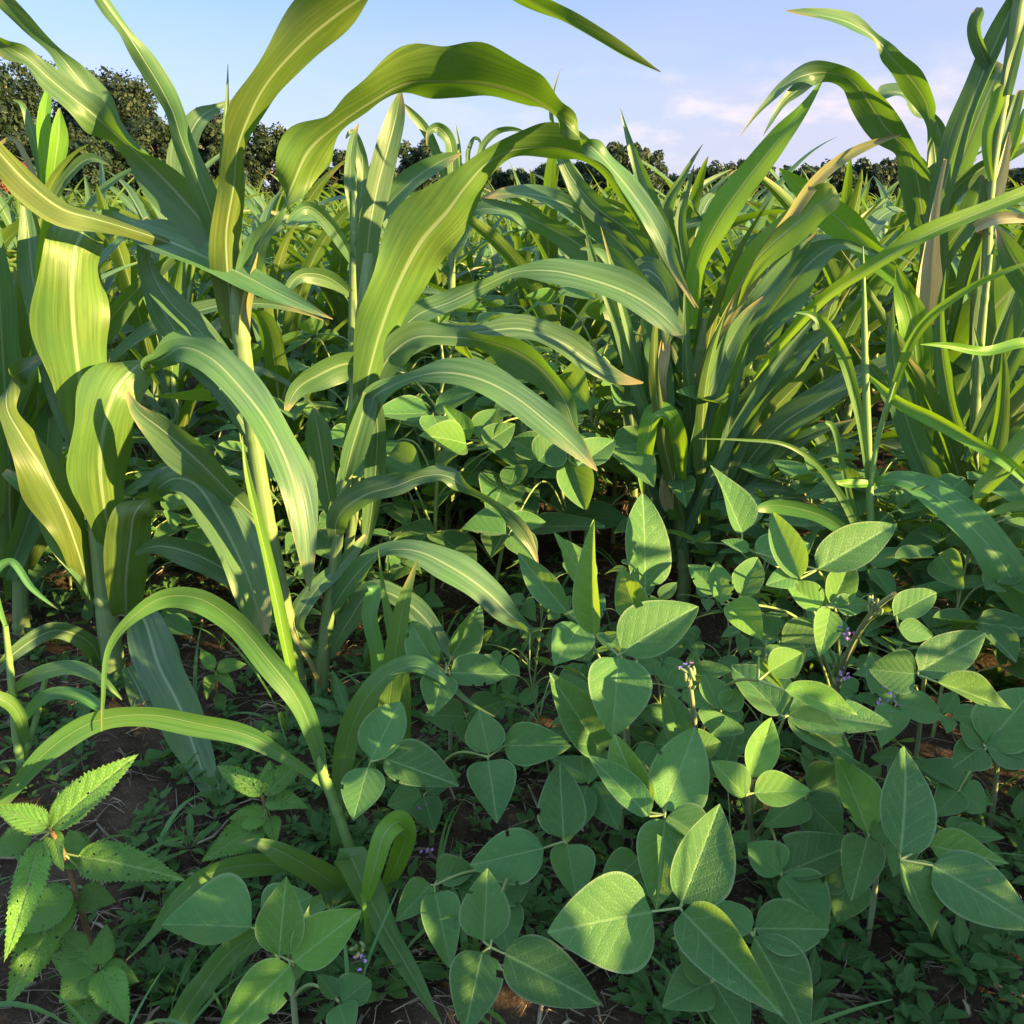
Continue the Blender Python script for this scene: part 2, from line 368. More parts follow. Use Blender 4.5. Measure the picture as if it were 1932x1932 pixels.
def plain(name, col, col2, scale=30, rough=0.7):
    m, t = newmat(name)
    g = N(t, 'ShaderNodeNewGeometry'); n = N(t, 'ShaderNodeTexNoise', inp={'Scale': scale, 'Detail': 4.0}); t.links.new(g.outputs['Position'], n.inputs['Vector'])
    p = N(t, 'ShaderNodeBsdfPrincipled', inp={'Roughness': rough}); t.links.new(mixc(t, maprange(t, n.outputs[0], 0.35, 0.65, 0, 1), col, col2), p.inputs['Base Color'])
    o = N(t, 'ShaderNodeOutputMaterial'); t.links.new(p.outputs[0], o.inputs[0]); return m
M['bark'] = plain('bark', (0.10, 0.075, 0.05), (0.17, 0.13, 0.09), 12)
M['flower'] = plain('purple_flower', (0.30, 0.12, 0.42), (0.42, 0.22, 0.55), 60)
M['bud'] = plain('flower_bud', (0.13, 0.19, 0.06), (0.19, 0.24, 0.09), 90)
def crown_material(name, a, b, tr):
    m, t = newmat(name)
    g = N(t, 'ShaderNodeNewGeometry'); n = N(t, 'ShaderNodeTexNoise', inp={'Scale': 0.9, 'Detail': 6.0}); t.links.new(g.outputs['Position'], n.inputs['Vector'])
    oi = N(t, 'ShaderNodeObjectInfo')
    c = mixc(t, maprange(t, n.outputs[0], 0.35, 0.68, 0, 1), a, b)
    h = N(t, 'ShaderNodeHueSaturation'); t.links.new(c, h.inputs['Color']); t.links.new(mathn(t, 'MULTIPLY_ADD', oi.outputs['Random'], 0.4, 0.8), h.inputs['Value'])
    t.links.new(mathn(t, 'MULTIPLY_ADD', oi.outputs['Random'], 0.03, 0.48), h.inputs['Hue'])
    tcn = N(t, 'ShaderNodeRGB'); tcn.outputs[0].default_value = (*tr, 1)
    leaf_out(t, h.outputs[0], tcn.outputs[0], 0.6, 0.25)
    return m
M['crown'] = crown_material('tree_crown', (0.012, 0.028, 0.012), (0.028, 0.046, 0.018), (0.06, 0.10, 0.03))
M['crown_red'] = crown_material('rust_red_crown', (0.16, 0.06, 0.04), (0.24, 0.10, 0.065), (0.3, 0.1, 0.05))
M['straw'] = plain('dry_straw', (0.14, 0.11, 0.08), (0.27, 0.22, 0.165), 25, 0.8)
# soil
def soil_mat():
    m, t = newmat('soil')
    g = N(t, 'ShaderNodeNewGeometry')
    n = N(t, 'ShaderNodeTexNoise', inp={'Scale': 9.0, 'Detail': 10.0, 'Roughness': 0.65}); t.links.new(g.outputs['Position'], n.inputs['Vector'])
    n2 = N(t, 'ShaderNodeTexNoise', inp={'Scale': 130.0, 'Detail': 5.0, 'Roughness': 0.7}); t.links.new(g.outputs['Position'], n2.inputs['Vector'])
    c = mixc(t, maprange(t, n.outputs[0], 0.35, 0.68, 0, 1), (0.034, 0.023, 0.016), (0.085, 0.060, 0.044))
    c = mixc(t, maprange(t, n2.outputs[0], 0.5, 0.72, 0, 0.6), c, (0.17, 0.125, 0.095))
    p = N(t, 'ShaderNodeBsdfPrincipled', inp={'Roughness': 0.95, 'Specular IOR Level': 0.1}); t.links.new(c, p.inputs['Base Color'])
    b = N(t, 'ShaderNodeBump', inp={'Strength': 0.9, 'Distance': 0.012}); t.links.new(mathn(t, 'ADD', n2.outputs[0], n.outputs[0]), b.inputs['Height']); t.links.new(b.outputs[0], p.inputs['Normal'])
    o = N(t, 'ShaderNodeOutputMaterial'); t.links.new(p.outputs[0], o.inputs[0]); return m
M['soil'] = soil_mat()
# ------------------------------------------------------------------ ground
def value_noise(x, y, seed=0):
    r = np.random.default_rng(seed); T = r.random((256, 256))
    xi = np.floor(x).astype(int); yi = np.floor(y).astype(int); fx = x - xi; fy = y - yi
    fx = fx * fx * (3 - 2 * fx); fy = fy * fy * (3 - 2 * fy)
    g = lambda a, b: T[a % 256, b % 256]
    return (g(xi, yi) * (1 - fx) + g(xi + 1, yi) * fx) * (1 - fy) + (g(xi, yi + 1) * (1 - fx) + g(xi + 1, yi + 1) * fx) * fy
def ground_z(x, y):
    x = np.asarray(x, float); y = np.asarray(y, float)
    z = 0.045 * (value_noise(x * 7, y * 7, 1) - .5) + 0.032 * (value_noise(x * 19, y * 19, 2) - .5) + 0.017 * (value_noise(x * 47, y * 47, 3) - .5)
    e = np.clip(np.minimum(np.minimum(x + 2.5, 2.5 - x), np.minimum(y, 4.5 - y)) / 0.4, 0, 1)
    return z * e
def build_ground():
    mb = MB()
    n = 260
    x = np.linspace(-2.5, 2.5, n); y = np.linspace(0, 4.5, n)
    X, Y = np.meshgrid(x, y, indexing='ij')
    Vn = np.stack([X, Y, ground_z(X, Y)], -1).reshape(-1, 3)
    mb.add(Vn, gridfaces(n, n)[:, ::-1])
    B = 900
    q = lambda a, b, c, d: mb.add([(a, b, 0), (c, b, 0), (c, d, 0), (a, d, 0)], [[0, 1, 2, 3]])
    q(-B, -B, B, 0); q(-B, 4.5, B, B * 1.5); q(-B, 0, -2.5, 4.5); q(2.5, 0, B, 4.5)
    o = mb.build('ground', M['soil']); tag(o, 'bare brown soil between the crop rows', 'ground', kind='structure')
build_ground()

# ------------------------------------------------------------------ broad leaves
def profile(v, peak=0.62, pw=0.85):
    return np.sin(np.pi * np.clip(v, 0, 1) ** peak) ** pw
def leaflet(mb, base, tip, nor, W, fold=14, arch=0.03, droop=0.0, rows=15, cols=11, serr=0, holes=0.0, seed=0, peak=0.62, pw=0.85, puff=0.006, twist=0.0, wave=0.012, bites=0):
    r = np.random.default_rng(seed)
    base = np.asarray(base, float); a = np.asarray(tip, float) - base; L = np.linalg.norm(a); a = a / L
    n0 = nrm(np.asarray(nor) - np.dot(nor, a) * a); s0 = np.cross(a, n0)
    v = np.linspace(0, 1, rows); s = np.linspace(-1, 1, cols)
    f = profile(v, peak, pw); f[0] = max(f[0], 0.02); f[-1] = 0.012
    hw = W / 2 * f
    VV, SS = np.meshgrid(v, s, indexing='ij')
    asym = 1 + r.uniform(-0.08, 0.08) * np.sign(SS)
    HW = hw[:, None] * asym
    if serr:
        tooth = np.where(np.arange(rows) % 2 == 0, 1.0 + r.uniform(-.05, .05, rows), 1.0 - serr * r.uniform(.6, 1.4, rows))[:, None]
        HW = HW * np.where(np.abs(SS) > 0.9, tooth, 1.0)
        VV = VV + np.where(np.abs(SS) > 0.9, np.where(np.arange(rows) % 2 == 0, 0.6 / rows, 0)[:, None], 0)
    fo = R(fold)
    x = SS * HW * math.cos(fo)
    lift = np.abs(SS) * HW * math.sin(fo) + HW * (r.uniform(-.25, .35) * (SS > 0) + r.uniform(-.25, .35) * (SS < 0)) * np.abs(SS) ** 3 * r.uniform(.3, 1)
    vein = np.sin((VV - 0.8 * np.abs(SS) * HW / L) * 7 * 2 * np.pi)
    lift = lift + puff * L * vein * np.abs(SS) * (1 - np.abs(SS)) * 1.2
    lift = lift + wave * L * np.sin(VV * r.uniform(5, 9) + r.uniform(0, 6) + np.sign(SS) * 1.3) * SS ** 2 * 1.5
    along = VV * L
    arc = arch * L * 4 * VV * (1 - VV) - droop * L * VV ** 2.2
    tw = twist * (VV - 0.2)
    P = base + along[..., None] * a + (x * np.cos(tw) - lift * np.sin(tw))[..., None] * s0 + (arc + lift * np.cos(tw) + x * np.sin(tw))[..., None] * n0
    UV = np.stack([SS, VV], -1); UV2 = np.stack([SS * HW / L, VV], -1)
    Fc = gridfaces(rows, cols)
    if bites:
        keep = np.ones(len(Fc), bool).reshape(rows - 1, cols - 1)
        for _ in range(bites):
            i0 = int(r.integers(3, rows - 3)); sd_ = r.random() < .5; d0 = int(r.integers(1, 3)); l0 = int(r.integers(1, 3))
            for ii in range(i0, min(rows - 2, i0 + l0)):
                for jj in range(d0): keep[ii, jj if sd_ else cols - 2 - jj] = False
        Fc = Fc[keep.ravel()]
    if holes:
        k = r.random(len(Fc)) > holes * (1 + np.sin(np.arange(len(Fc)) * 0.37) * 0.8)
        Fc = Fc[k]
    mb.add(P.reshape(-1, 3), Fc, UV.reshape(-1, 2), UV2.reshape(-1, 2))
    return mb
def plane_tip(base, px, py, nor):
    d = ray(px, py); den = np.dot(d, nor)
    if abs(den) < 0.12: nor = nrm(nor + np.array([0, -0.6, 0.3])); den = np.dot(d, nor)
    k = np.dot(base - CAM, nor) / den
    t = CAM + d * k
    return t
def proj_width(p, wpx, axis, nor):
    view = nrm(CAM - p); s = nrm(np.cross(axis, nor))
    fs = math.sqrt(max(0, 1 - np.dot(s, view) ** 2))
    return wpx * depth(p) / F / max(0.5, fs)

# ------------------------------------------------------------------ procedural sorghum
def proc_blade(start, az, e0, L, W, droop, twist, r, fold=28, n=26, cols=7, ruffle=0.025):
    u = np.linspace(0, 1, n)
    el = e0 - droop * u ** 1.5
    a = az + r.uniform(-0.5, 0.5) * u ** 2
    t = np.stack([np.cos(el) * np.cos(a), np.cos(el) * np.sin(a), np.sin(el)], -1)
    C = np.asarray(start) + np.concatenate([[np.zeros(3)], np.cumsum((t[1:] + t[:-1]) / 2 * (L / (n - 1)), axis=0)])
    hz = np.stack([np.sin(a), -np.cos(a), np.zeros(n)], -1)
    nn = np.cross(hz, t)
    tw = twist * u ** 1.3 + r.uniform(-.3, .3)
    sd = hz * np.cos(tw)[:, None] + nn * np.sin(tw)[:, None]
    nn = -hz * np.sin(tw)[:, None] + nn * np.cos(tw)[:, None]
    wd = W * np.clip(np.minimum(0.45 + u * 3.2, 1.0), 0, 1) * (1 - u ** 2.6) ** 0.9 + 0.001
    return C, sd, nn, wd
def sorghum_parts(seed, h=0.62, nl=9, low=False):
    r = np.random.default_rng(seed)
    lean = r.uniform(-0.06, 0.06, 2)
    zs = np.linspace(0, 1, 8)
    st = np.stack([lean[0] * zs ** 2, lean[1] * zs ** 2, h * zs], -1)
    mb = MB(); tube(mb, st, np.linspace(0.0125, 0.006, 8), 4 if low else 8)
    parts = [('stalk', mb, 'stalk')]
    az0 = r.uniform(0, 6.28)
    allb = MB()
    for i in range(nl):
        k = i / (nl - 1)
        z = h * (0.12 + 0.86 * k)
        p = np.array([lean[0] * (z / h) ** 2, lean[1] * (z / h) ** 2, z])
        az = az0 + (i % 2) * math.pi + r.uniform(-0.55, 0.55)
        e0 = R(r.uniform(48, 66) + 16 * k)
        L = r.uniform(0.42, 0.62) * (0.75 + 0.5 * math.sin(math.pi * min(1, 0.15 + k * 0.8)))
        W = r.uniform(0.046, 0.072)
        dr = R(r.uniform(60, 150) * (1.1 - 0.65 * k))
        if k > 0.85: dr = R(r.uniform(5, 60)); W *= 0.7; L *= 0.8
        m_ = allb if low else MB()
        ribbon(m_, *proc_blade(p, az, e0, L, W, dr, r.uniform(-1.2, 1.2), r, n=9 if low else 26, cols=3 if low else 7),
               fold=r.uniform(12, 36), ruffle=0 if low else r.uniform(0.02, 0.07), cols=3 if low else 7, seed=int(r.integers(1e6)), wob=0.0 if low else 0.05)
        if not low: parts.append(('leaf', m_, 'sorghum'))
    if low:
        return st, mb, allb
    return parts
def variant(parts):
    return [(nm, mb.mesh(nm, M[mt]), None) for nm, mb, mt in parts]
def instance(var, name, loc, rz, sc, label, cat, group, tilt=(0, 0)):
    e = empty(name, loc, label, cat, group); e.rotation_euler = (tilt[0], tilt[1], rz); e.scale = (sc, sc, sc)
    for nm, me, sub in var:
        o = bpy.data.objects.new(nm, me); COL.objects.link(o); o.parent = e
    return e

# ------------------------------------------------------------------ procedural soybean
def soy_leaf(mb, pet, p0, az, e, L, size, r, rows=11, cols=7, low=False):
    d = np.array([math.cos(az) * math.cos(e), math.sin(az) * math.cos(e), math.sin(e)])
    p1 = p0 + d * L * 0.55 + np.array([0, 0, 0.02]); p2 = p0 + d * L + np.array([0, 0, -0.01])
    tube(pet, [p0, p1, p2], [0.0022, 0.0018, 0.0014], 4 if low else 5, n=4 if low else 8)
    h = np.array([math.cos(az), math.sin(az), 0]); s = np.array([-h[1], h[0], 0])
    for k, (ang, off) in enumerate(((0, 0.022), (1.25, 0.004), (-1.25, 0.004))):
        a2 = ang + r.uniform(-0.25, 0.25)
        dirh = h * math.cos(a2) + s * math.sin(a2)
        pitch = r.uniform(-0.75, 0.35) + (0.25 if k else 0)
        dv = dirh * math.cos(pitch) + np.array([0, 0, math.sin(pitch)])
        nor = nrm(np.array([0, 0, 1.0]) + 0.35 * h + r.normal(0, 0.28, 3))
        b = p2 + h * off if k == 0 else p2 + dirh * off
        S = size * r.uniform(0.85, 1.12) * (1.05 if k == 0 else 0.92)
        leaflet(mb, b, b + dv * S, nor, S * r.uniform(0.60, 0.72), fold=r.uniform(4, 26), arch=r.uniform(-0.03, 0.06), droop=0, rows=rows, cols=cols,
                seed=int(r.integers(1e6)), twist=r.uniform(-0.3, 0.3))
def soy_parts(seed, h=0.45, nl=9, size=0.085, low=False):
    r = np.random.default_rng(seed)
    zs = np.linspace(0, 1, 6); lean = r.uniform(-0.08, 0.08, 2)
    st = np.stack([lean[0] * zs, lean[1] * zs, h * 0.9 * zs], -1)
    stem = MB(); tube(stem, st, np.linspace(0.0042, 0.002, 6), 4 if low else 6)
    parts = []; one = MB()
    for i in range(nl):
        k = i / (nl - 1); p0 = np.array([lean[0] * k, lean[1] * k, h * (0.15 + 0.72 * k)])
        az = i * 2.4 + r.uniform(-0.5, 0.5)
        L = r.uniform(0.10, 0.19) * (1.1 - 0.45 * k)
        m_ = one if low else MB()
        soy_leaf(m_, stem, p0, az, R(r.uniform(25, 60)), L, size * r.uniform(0.8, 1.15) * (1.05 - 0.25 * k), r, rows=7 if low else 11, cols=5 if low else 7, low=low)
        if not low: parts.append(('leaf', m_, 'soy'))
    if low: return stem, one
    return [('stem', stem, 'petiole')] + parts
# ------------------------------------------------------------------ the front plants, each leaf laid out where it stands
SEED = [1000]
def stalk_tube(pts, Y):
    P = np.array([PY(p[0], p[1], Y + p[2]) for p in pts]); rad = [p[3] / 2 * depth(q) / F for p, q in zip(pts, P)]
    A = spline(np.column_stack([P, rad]), 110)
    L = np.concatenate([[0], np.cumsum(np.linalg.norm(np.diff(A[:, :3], axis=0), axis=1))])
    d = np.abs((L + 0.06) % 0.17 - 0.085)
    return tube(MB(), A[:, :3], A[:, 3] * (1 + 0.11 * np.exp(-(d / 0.006) ** 2) - 0.06 * np.exp(-((d - .012) / 0.006) ** 2)), 12)
def node_rings(mb, P, rad, n):
    pass
def tall_plant(name, label, cat, Y, stalks, leaves, mat='sorghum', smat='stalk', group=None, husks=()):
    p0 = stalks[0][0]; base = PY(p0[0], p0[1], Y + p0[2])
    e = empty(name, (base[0], base[1], 0), label, cat, group)
    for s in stalks:
        q = PY(s[0][0], s[0][1], Y + s[0][2])
        mb = stalk_tube(s, Y)
        if q[2] > 0.02 and s is stalks[0]:
            tube(mb, [(q[0], q[1], -0.03), tuple(q)], [s[0][3] / 2 * depth(q) / F] * 2, 12)
        mb.build('stalk', M[smat], e)
    for lf in leaves:
        pts = lf[0]; kw = lf[1] if len(lf) > 1 else {}
        SEED[0] += 1; kw = dict(kw); mt = kw.pop('mat', mat)
        traced_blade(pts, Y, seed=SEED[0], **{**kw, 'ruffle': kw.get('ruffle', .02) * 2.7, 'wob': .08}).build('leaf', M[mt], e)
    for h in husks:
        SEED[0] += 1
        traced_blade(h, Y, fold=40, seed=SEED[0]).build('husk', M['husk'], e)
    return e

# left plant with the broad lit leaves
tall_plant('sorghum_plant', 'tall sorghum plant on the left with broad sunlit leaves bent over in folds', 'sorghum plant', 1.55,
 [[(222, 1300, 0, 42), (205, 1190, 0, 40), (192, 1080, 0, 34), (178, 960, 0, 30), (165, 840, 0, 24), (150, 640, .02, 14)]],
 [([(165, 830, 0, 40, 190), (152, 720, -.02, 105, 192), (140, 610, -.03, 132, 192), (138, 520, -.03, 122, 195), (146, 458, -.01, 104, 190), (165, 430, .03, 50, 130), (190, 424, .04, 36, 60), (232, 430, .03, 42, -25), (290, 446, .0, 62, -30), (370, 478, -.04, 66, -28), (450, 515, -.07, 54, -25), (530, 557, -.1, 34, -20), (628, 602, -.12, 2)], dict(fold=16, ruffle=.03, n=70, cols=13)),
  ([(212, 1040, 0, 40, 185), (198, 960, -.03, 78, 188), (190, 880, -.05, 112, 190), (196, 810, -.06, 108, 192), (216, 745, -.05, 118, 190), (242, 706, -.02, 88, 180), (264, 684, .0, 34, 120), (298, 680, .0, 30, 40), (340, 658, -.02, 56, -38), (395, 676, -.06, 62, -25), (455, 735, -.1, 70, -25), (510, 810, -.14, 74, -28), (550, 900, -.17, 68, -30), (572, 990, -.19, 48, -30), (583, 1115, -.2, 3)], dict(fold=14, ruffle=.035, n=70, cols=13)),
  ([(238, 1160, 0, 46, 185), (238, 1090, -.03, 78, 190), (246, 1020, -.04, 80, 190), (256, 965, -.04, 66, 180), (282, 936, -.02, 14, 90), (325, 905, -.03, 50, -30), (368, 915, -.06, 80, -25), (410, 975, -.1, 88, -28), (450, 1050, -.13, 82, -28), (478, 1125, -.15, 64, -28), (494, 1198, -.16, 22)], dict(fold=14, ruffle=.03, n=60, cols=13)),
  ([(172, 1130, 0, 26, 180), (148, 1040, -.03, 60, 200), (115, 950, -.05, 78, 205), (78, 880, -.06, 76, 205), (40, 820, -.05, 56, 200), (12, 765, -.02, 34, 170), (22, 712, .02, 28, 60), (60, 690, .03, 30, -30), (88, 668, .05, 6)], dict(fold=20, ruffle=.05, n=55)),
  ([(195, 1150, .02, 24), (162, 1080, .0, 52, 25), (110, 1000, -.02, 62, 28), (60, 930, -.03, 44, 20), (8, 890, -.03, 14)], dict(fold=22, ruffle=.05)),
  ([(255, 1150, -.02, 26), (275, 1175, -.08, 66, 12), (300, 1255, -.16, 82, 14), (340, 1335, -.24, 84, 10), (368, 1415, -.3, 66, 10), (398, 1490, -.36, 36, 0), (432, 1535, -.4, 4)], dict(fold=16, ruffle=.035, cols=13)),
  ([(168, 900, .05, 26), (125, 770, .06, 40, -30), (88, 640, .07, 42, -35), (62, 520, .08, 42, -30), (52, 430, .09, 32), (42, 360, .1, 4)], dict(fold=25)),
  ([(95, 700, .04, 18), (80, 600, .02, 22, 25), (78, 490, .01, 24, 25), (86, 420, .0, 16, 25), (97, 375, 0, 2)], dict(mat='brightgrass')),
  ([(190, 1250, .02, 26), (160, 1205, -.02, 36, -20), (100, 1190, -.06, 34, -20), (30, 1230, -.1, 26), (-25, 1290, -.13, 8)], dict(fold=22, ruffle=.05)),
  ([(240, 1260, -.02, 24), (262, 1300, -.08, 40, 10), (296, 1390, -.16, 38, 10), (322, 1470, -.2, 12)], dict(ruffle=.05)),
 ])

# second plant: thick leaning stalk, the great arching leaf leaving the top of the picture
tall_plant('sorghum_plant', 'tallest sorghum plant, thick stalk and a huge leaf arching out of the picture top', 'sorghum plant', 1.5,
 [[(566, 1330, 0, 40), (545, 1200, 0, 36), (522, 1080, 0, 33), (498, 950, 0, 32), (478, 820, 0, 30), (462, 690, 0, 32), (445, 560, 0, 36), (432, 470, 0, 40)]],
 [([(440, 640, 0, 44, 180), (432, 540, -.02, 62, 185), (428, 440, -.03, 64, 195), (442, 350, -.04, 52, 200), (448, 285, -.05, 46, 202), (468, 228, -.06, 70, 205), (500, 165, -.07, 66, 205), (555, 100, -.08, 88, 205), (618, 45, -.09, 92, 215), (700, -8, -.1, 80, 235), (800, -45, -.1, 66, 242), (900, -40, -.1, 52, 242), (995, 3, -.1, 38, 240), (1080, 49, -.1, 30, 235), (1170, 98, -.1, 20, 225), (1246, 136, -.1, 2, 220)], dict(fold=28, ruffle=.04, n=90, cols=15)),
  ([(445, 520, 0, 36), (412, 440, 0, 52, -15), (375, 345, -.02, 54, -20), (342, 265, -.03, 44, -20), (325, 212, -.04, 34, -35), (300, 162, -.05, 42, -20), (266, 106, -.06, 38, -15), (236, 58, -.07, 24, 10), (205, 14, -.08, 30, 20), (160, -50, -.1, 20)], dict(fold=-22, ruffle=.03, n=60)),
  ([(440, 560, 0, 50), (405, 450, .02, 72, -25), (350, 380, .03, 82, -30), (295, 322, .03, 66, -35), (252, 280, .02, 38, -60), (205, 238, 0, 54, -50), (150, 196, -.02, 56, 15), (92, 148, -.03, 50, 20), (52, 112, -.04, 34, 25), (15, 88, -.05, 36, -40), (-40, 50, -.06, 34, -40)], dict(fold=20, ruffle=.025, n=66, cols=13)),
  ([(430, 520, .05, 30), (372, 420, .08, 30, 10), (300, 330, .1, 34, 15), (250, 275, .1, 20), (215, 240, .1, 30, 20), (178, 190, .09, 56, 20), (140, 140, .08, 48, 15), (105, 96, .07, 24, -30), (50, 42, .06, 32, -40), (-10, -20, .05, 30, -40)], dict(fold=18, ruffle=.03, n=60)),
  ([(420, 480, .1, 40), (372, 410, .12, 60, -10), (350, 330, .14, 58, -20), (356, 262, .15, 46, -25), (378, 222, .16, 36, -20), (404, 205, .18, 18), (442, 187, .2, 2)], dict(fold=18)),
  ([(432, 470, .05, 14), (420, 380, .05, 18, 20), (420, 290, .05, 15, 20), (428, 200, .06, 9), (430, 120, .06, 1)], dict(fold=30, n=30)),
  ([(455, 560, 0, 36), (480, 480, -.02, 44, -20), (508, 430, -.04, 30, -10), (533, 390, -.06, 9, 90), (555, 345, -.07, 62, 202), (585, 285, -.08, 100, 208), (640, 236, -.09, 42, 228), (700, 198, -.1, 68, 240), (770, 162, -.1, 74, 242), (842, 158, -.1, 58, 242), (922, 166, -.1, 90, 242), (1000, 190, -.1, 78, 240), (1056, 224, -.1, 42, 230), (1088, 252, -.1, 16, 120), (1130, 292, -.1, 34, -35), (1180, 350, -.1, 44, -35), (1230, 420, -.11, 36, -30), (1272, 505, -.12, 22), (1312, 580, -.13, 2)], dict(fold=18, ruffle=.04, n=100, cols=15)),
  ([(440, 520, .04, 22, 180), (330, 462, .03, 26, 200), (240, 430, .01, 30, 210), (180, 412, .0, 46, 215), (120, 394, -.02, 58, 215), (60, 350, -.03, 62, 215), (15, 305, -.04, 52, 210), (-40, 240, -.05, 40, 200)], dict(fold=34, ruffle=.03, n=60, cols=13)),
  ([(490, 985, 0, 14), (435, 930, -.03, 52, -30), (372, 866, -.05, 76, -35), (312, 815, -.05, 58, -30), (258, 772, -.05, 26, -10), (240, 740, -.04, 6)], dict(fold=16, ruffle=.04, cols=13)),
  ([(505, 1100, 0, 14), (440, 1080, -.02, 44, -30), (370, 1046, -.03, 58, -30), (300, 1030, -.02, 36, -20), (255, 1045, 0, 6)], dict(fold=14, ruffle=.04)),
  ([(478, 830, .03, 30), (420, 740, .05, 40, 10), (370, 680, .07, 46, -20), (330, 622, .08, 48, -25), (290, 555, .09, 42, 20), (268, 495, .1, 24, 20), (262, 440, .1, 4)], dict(fold=20, ruffle=.04)),
  ([(430, 680, .04, 30), (372, 620, .05, 44, 25), (320, 570, .05, 46, 25), (290, 520, .06, 34, -20), (276, 470, .06, 8)], dict(fold=22, ruffle=.03)),
  ([(470, 720, .02, 20), (458, 640, 0, 24, 30), (464, 560, -.01, 22, 40), (490, 480, -.02, 16, 30), (500, 440, -.02, 4)], dict(fold=24, mat='drygrass')),
 ])

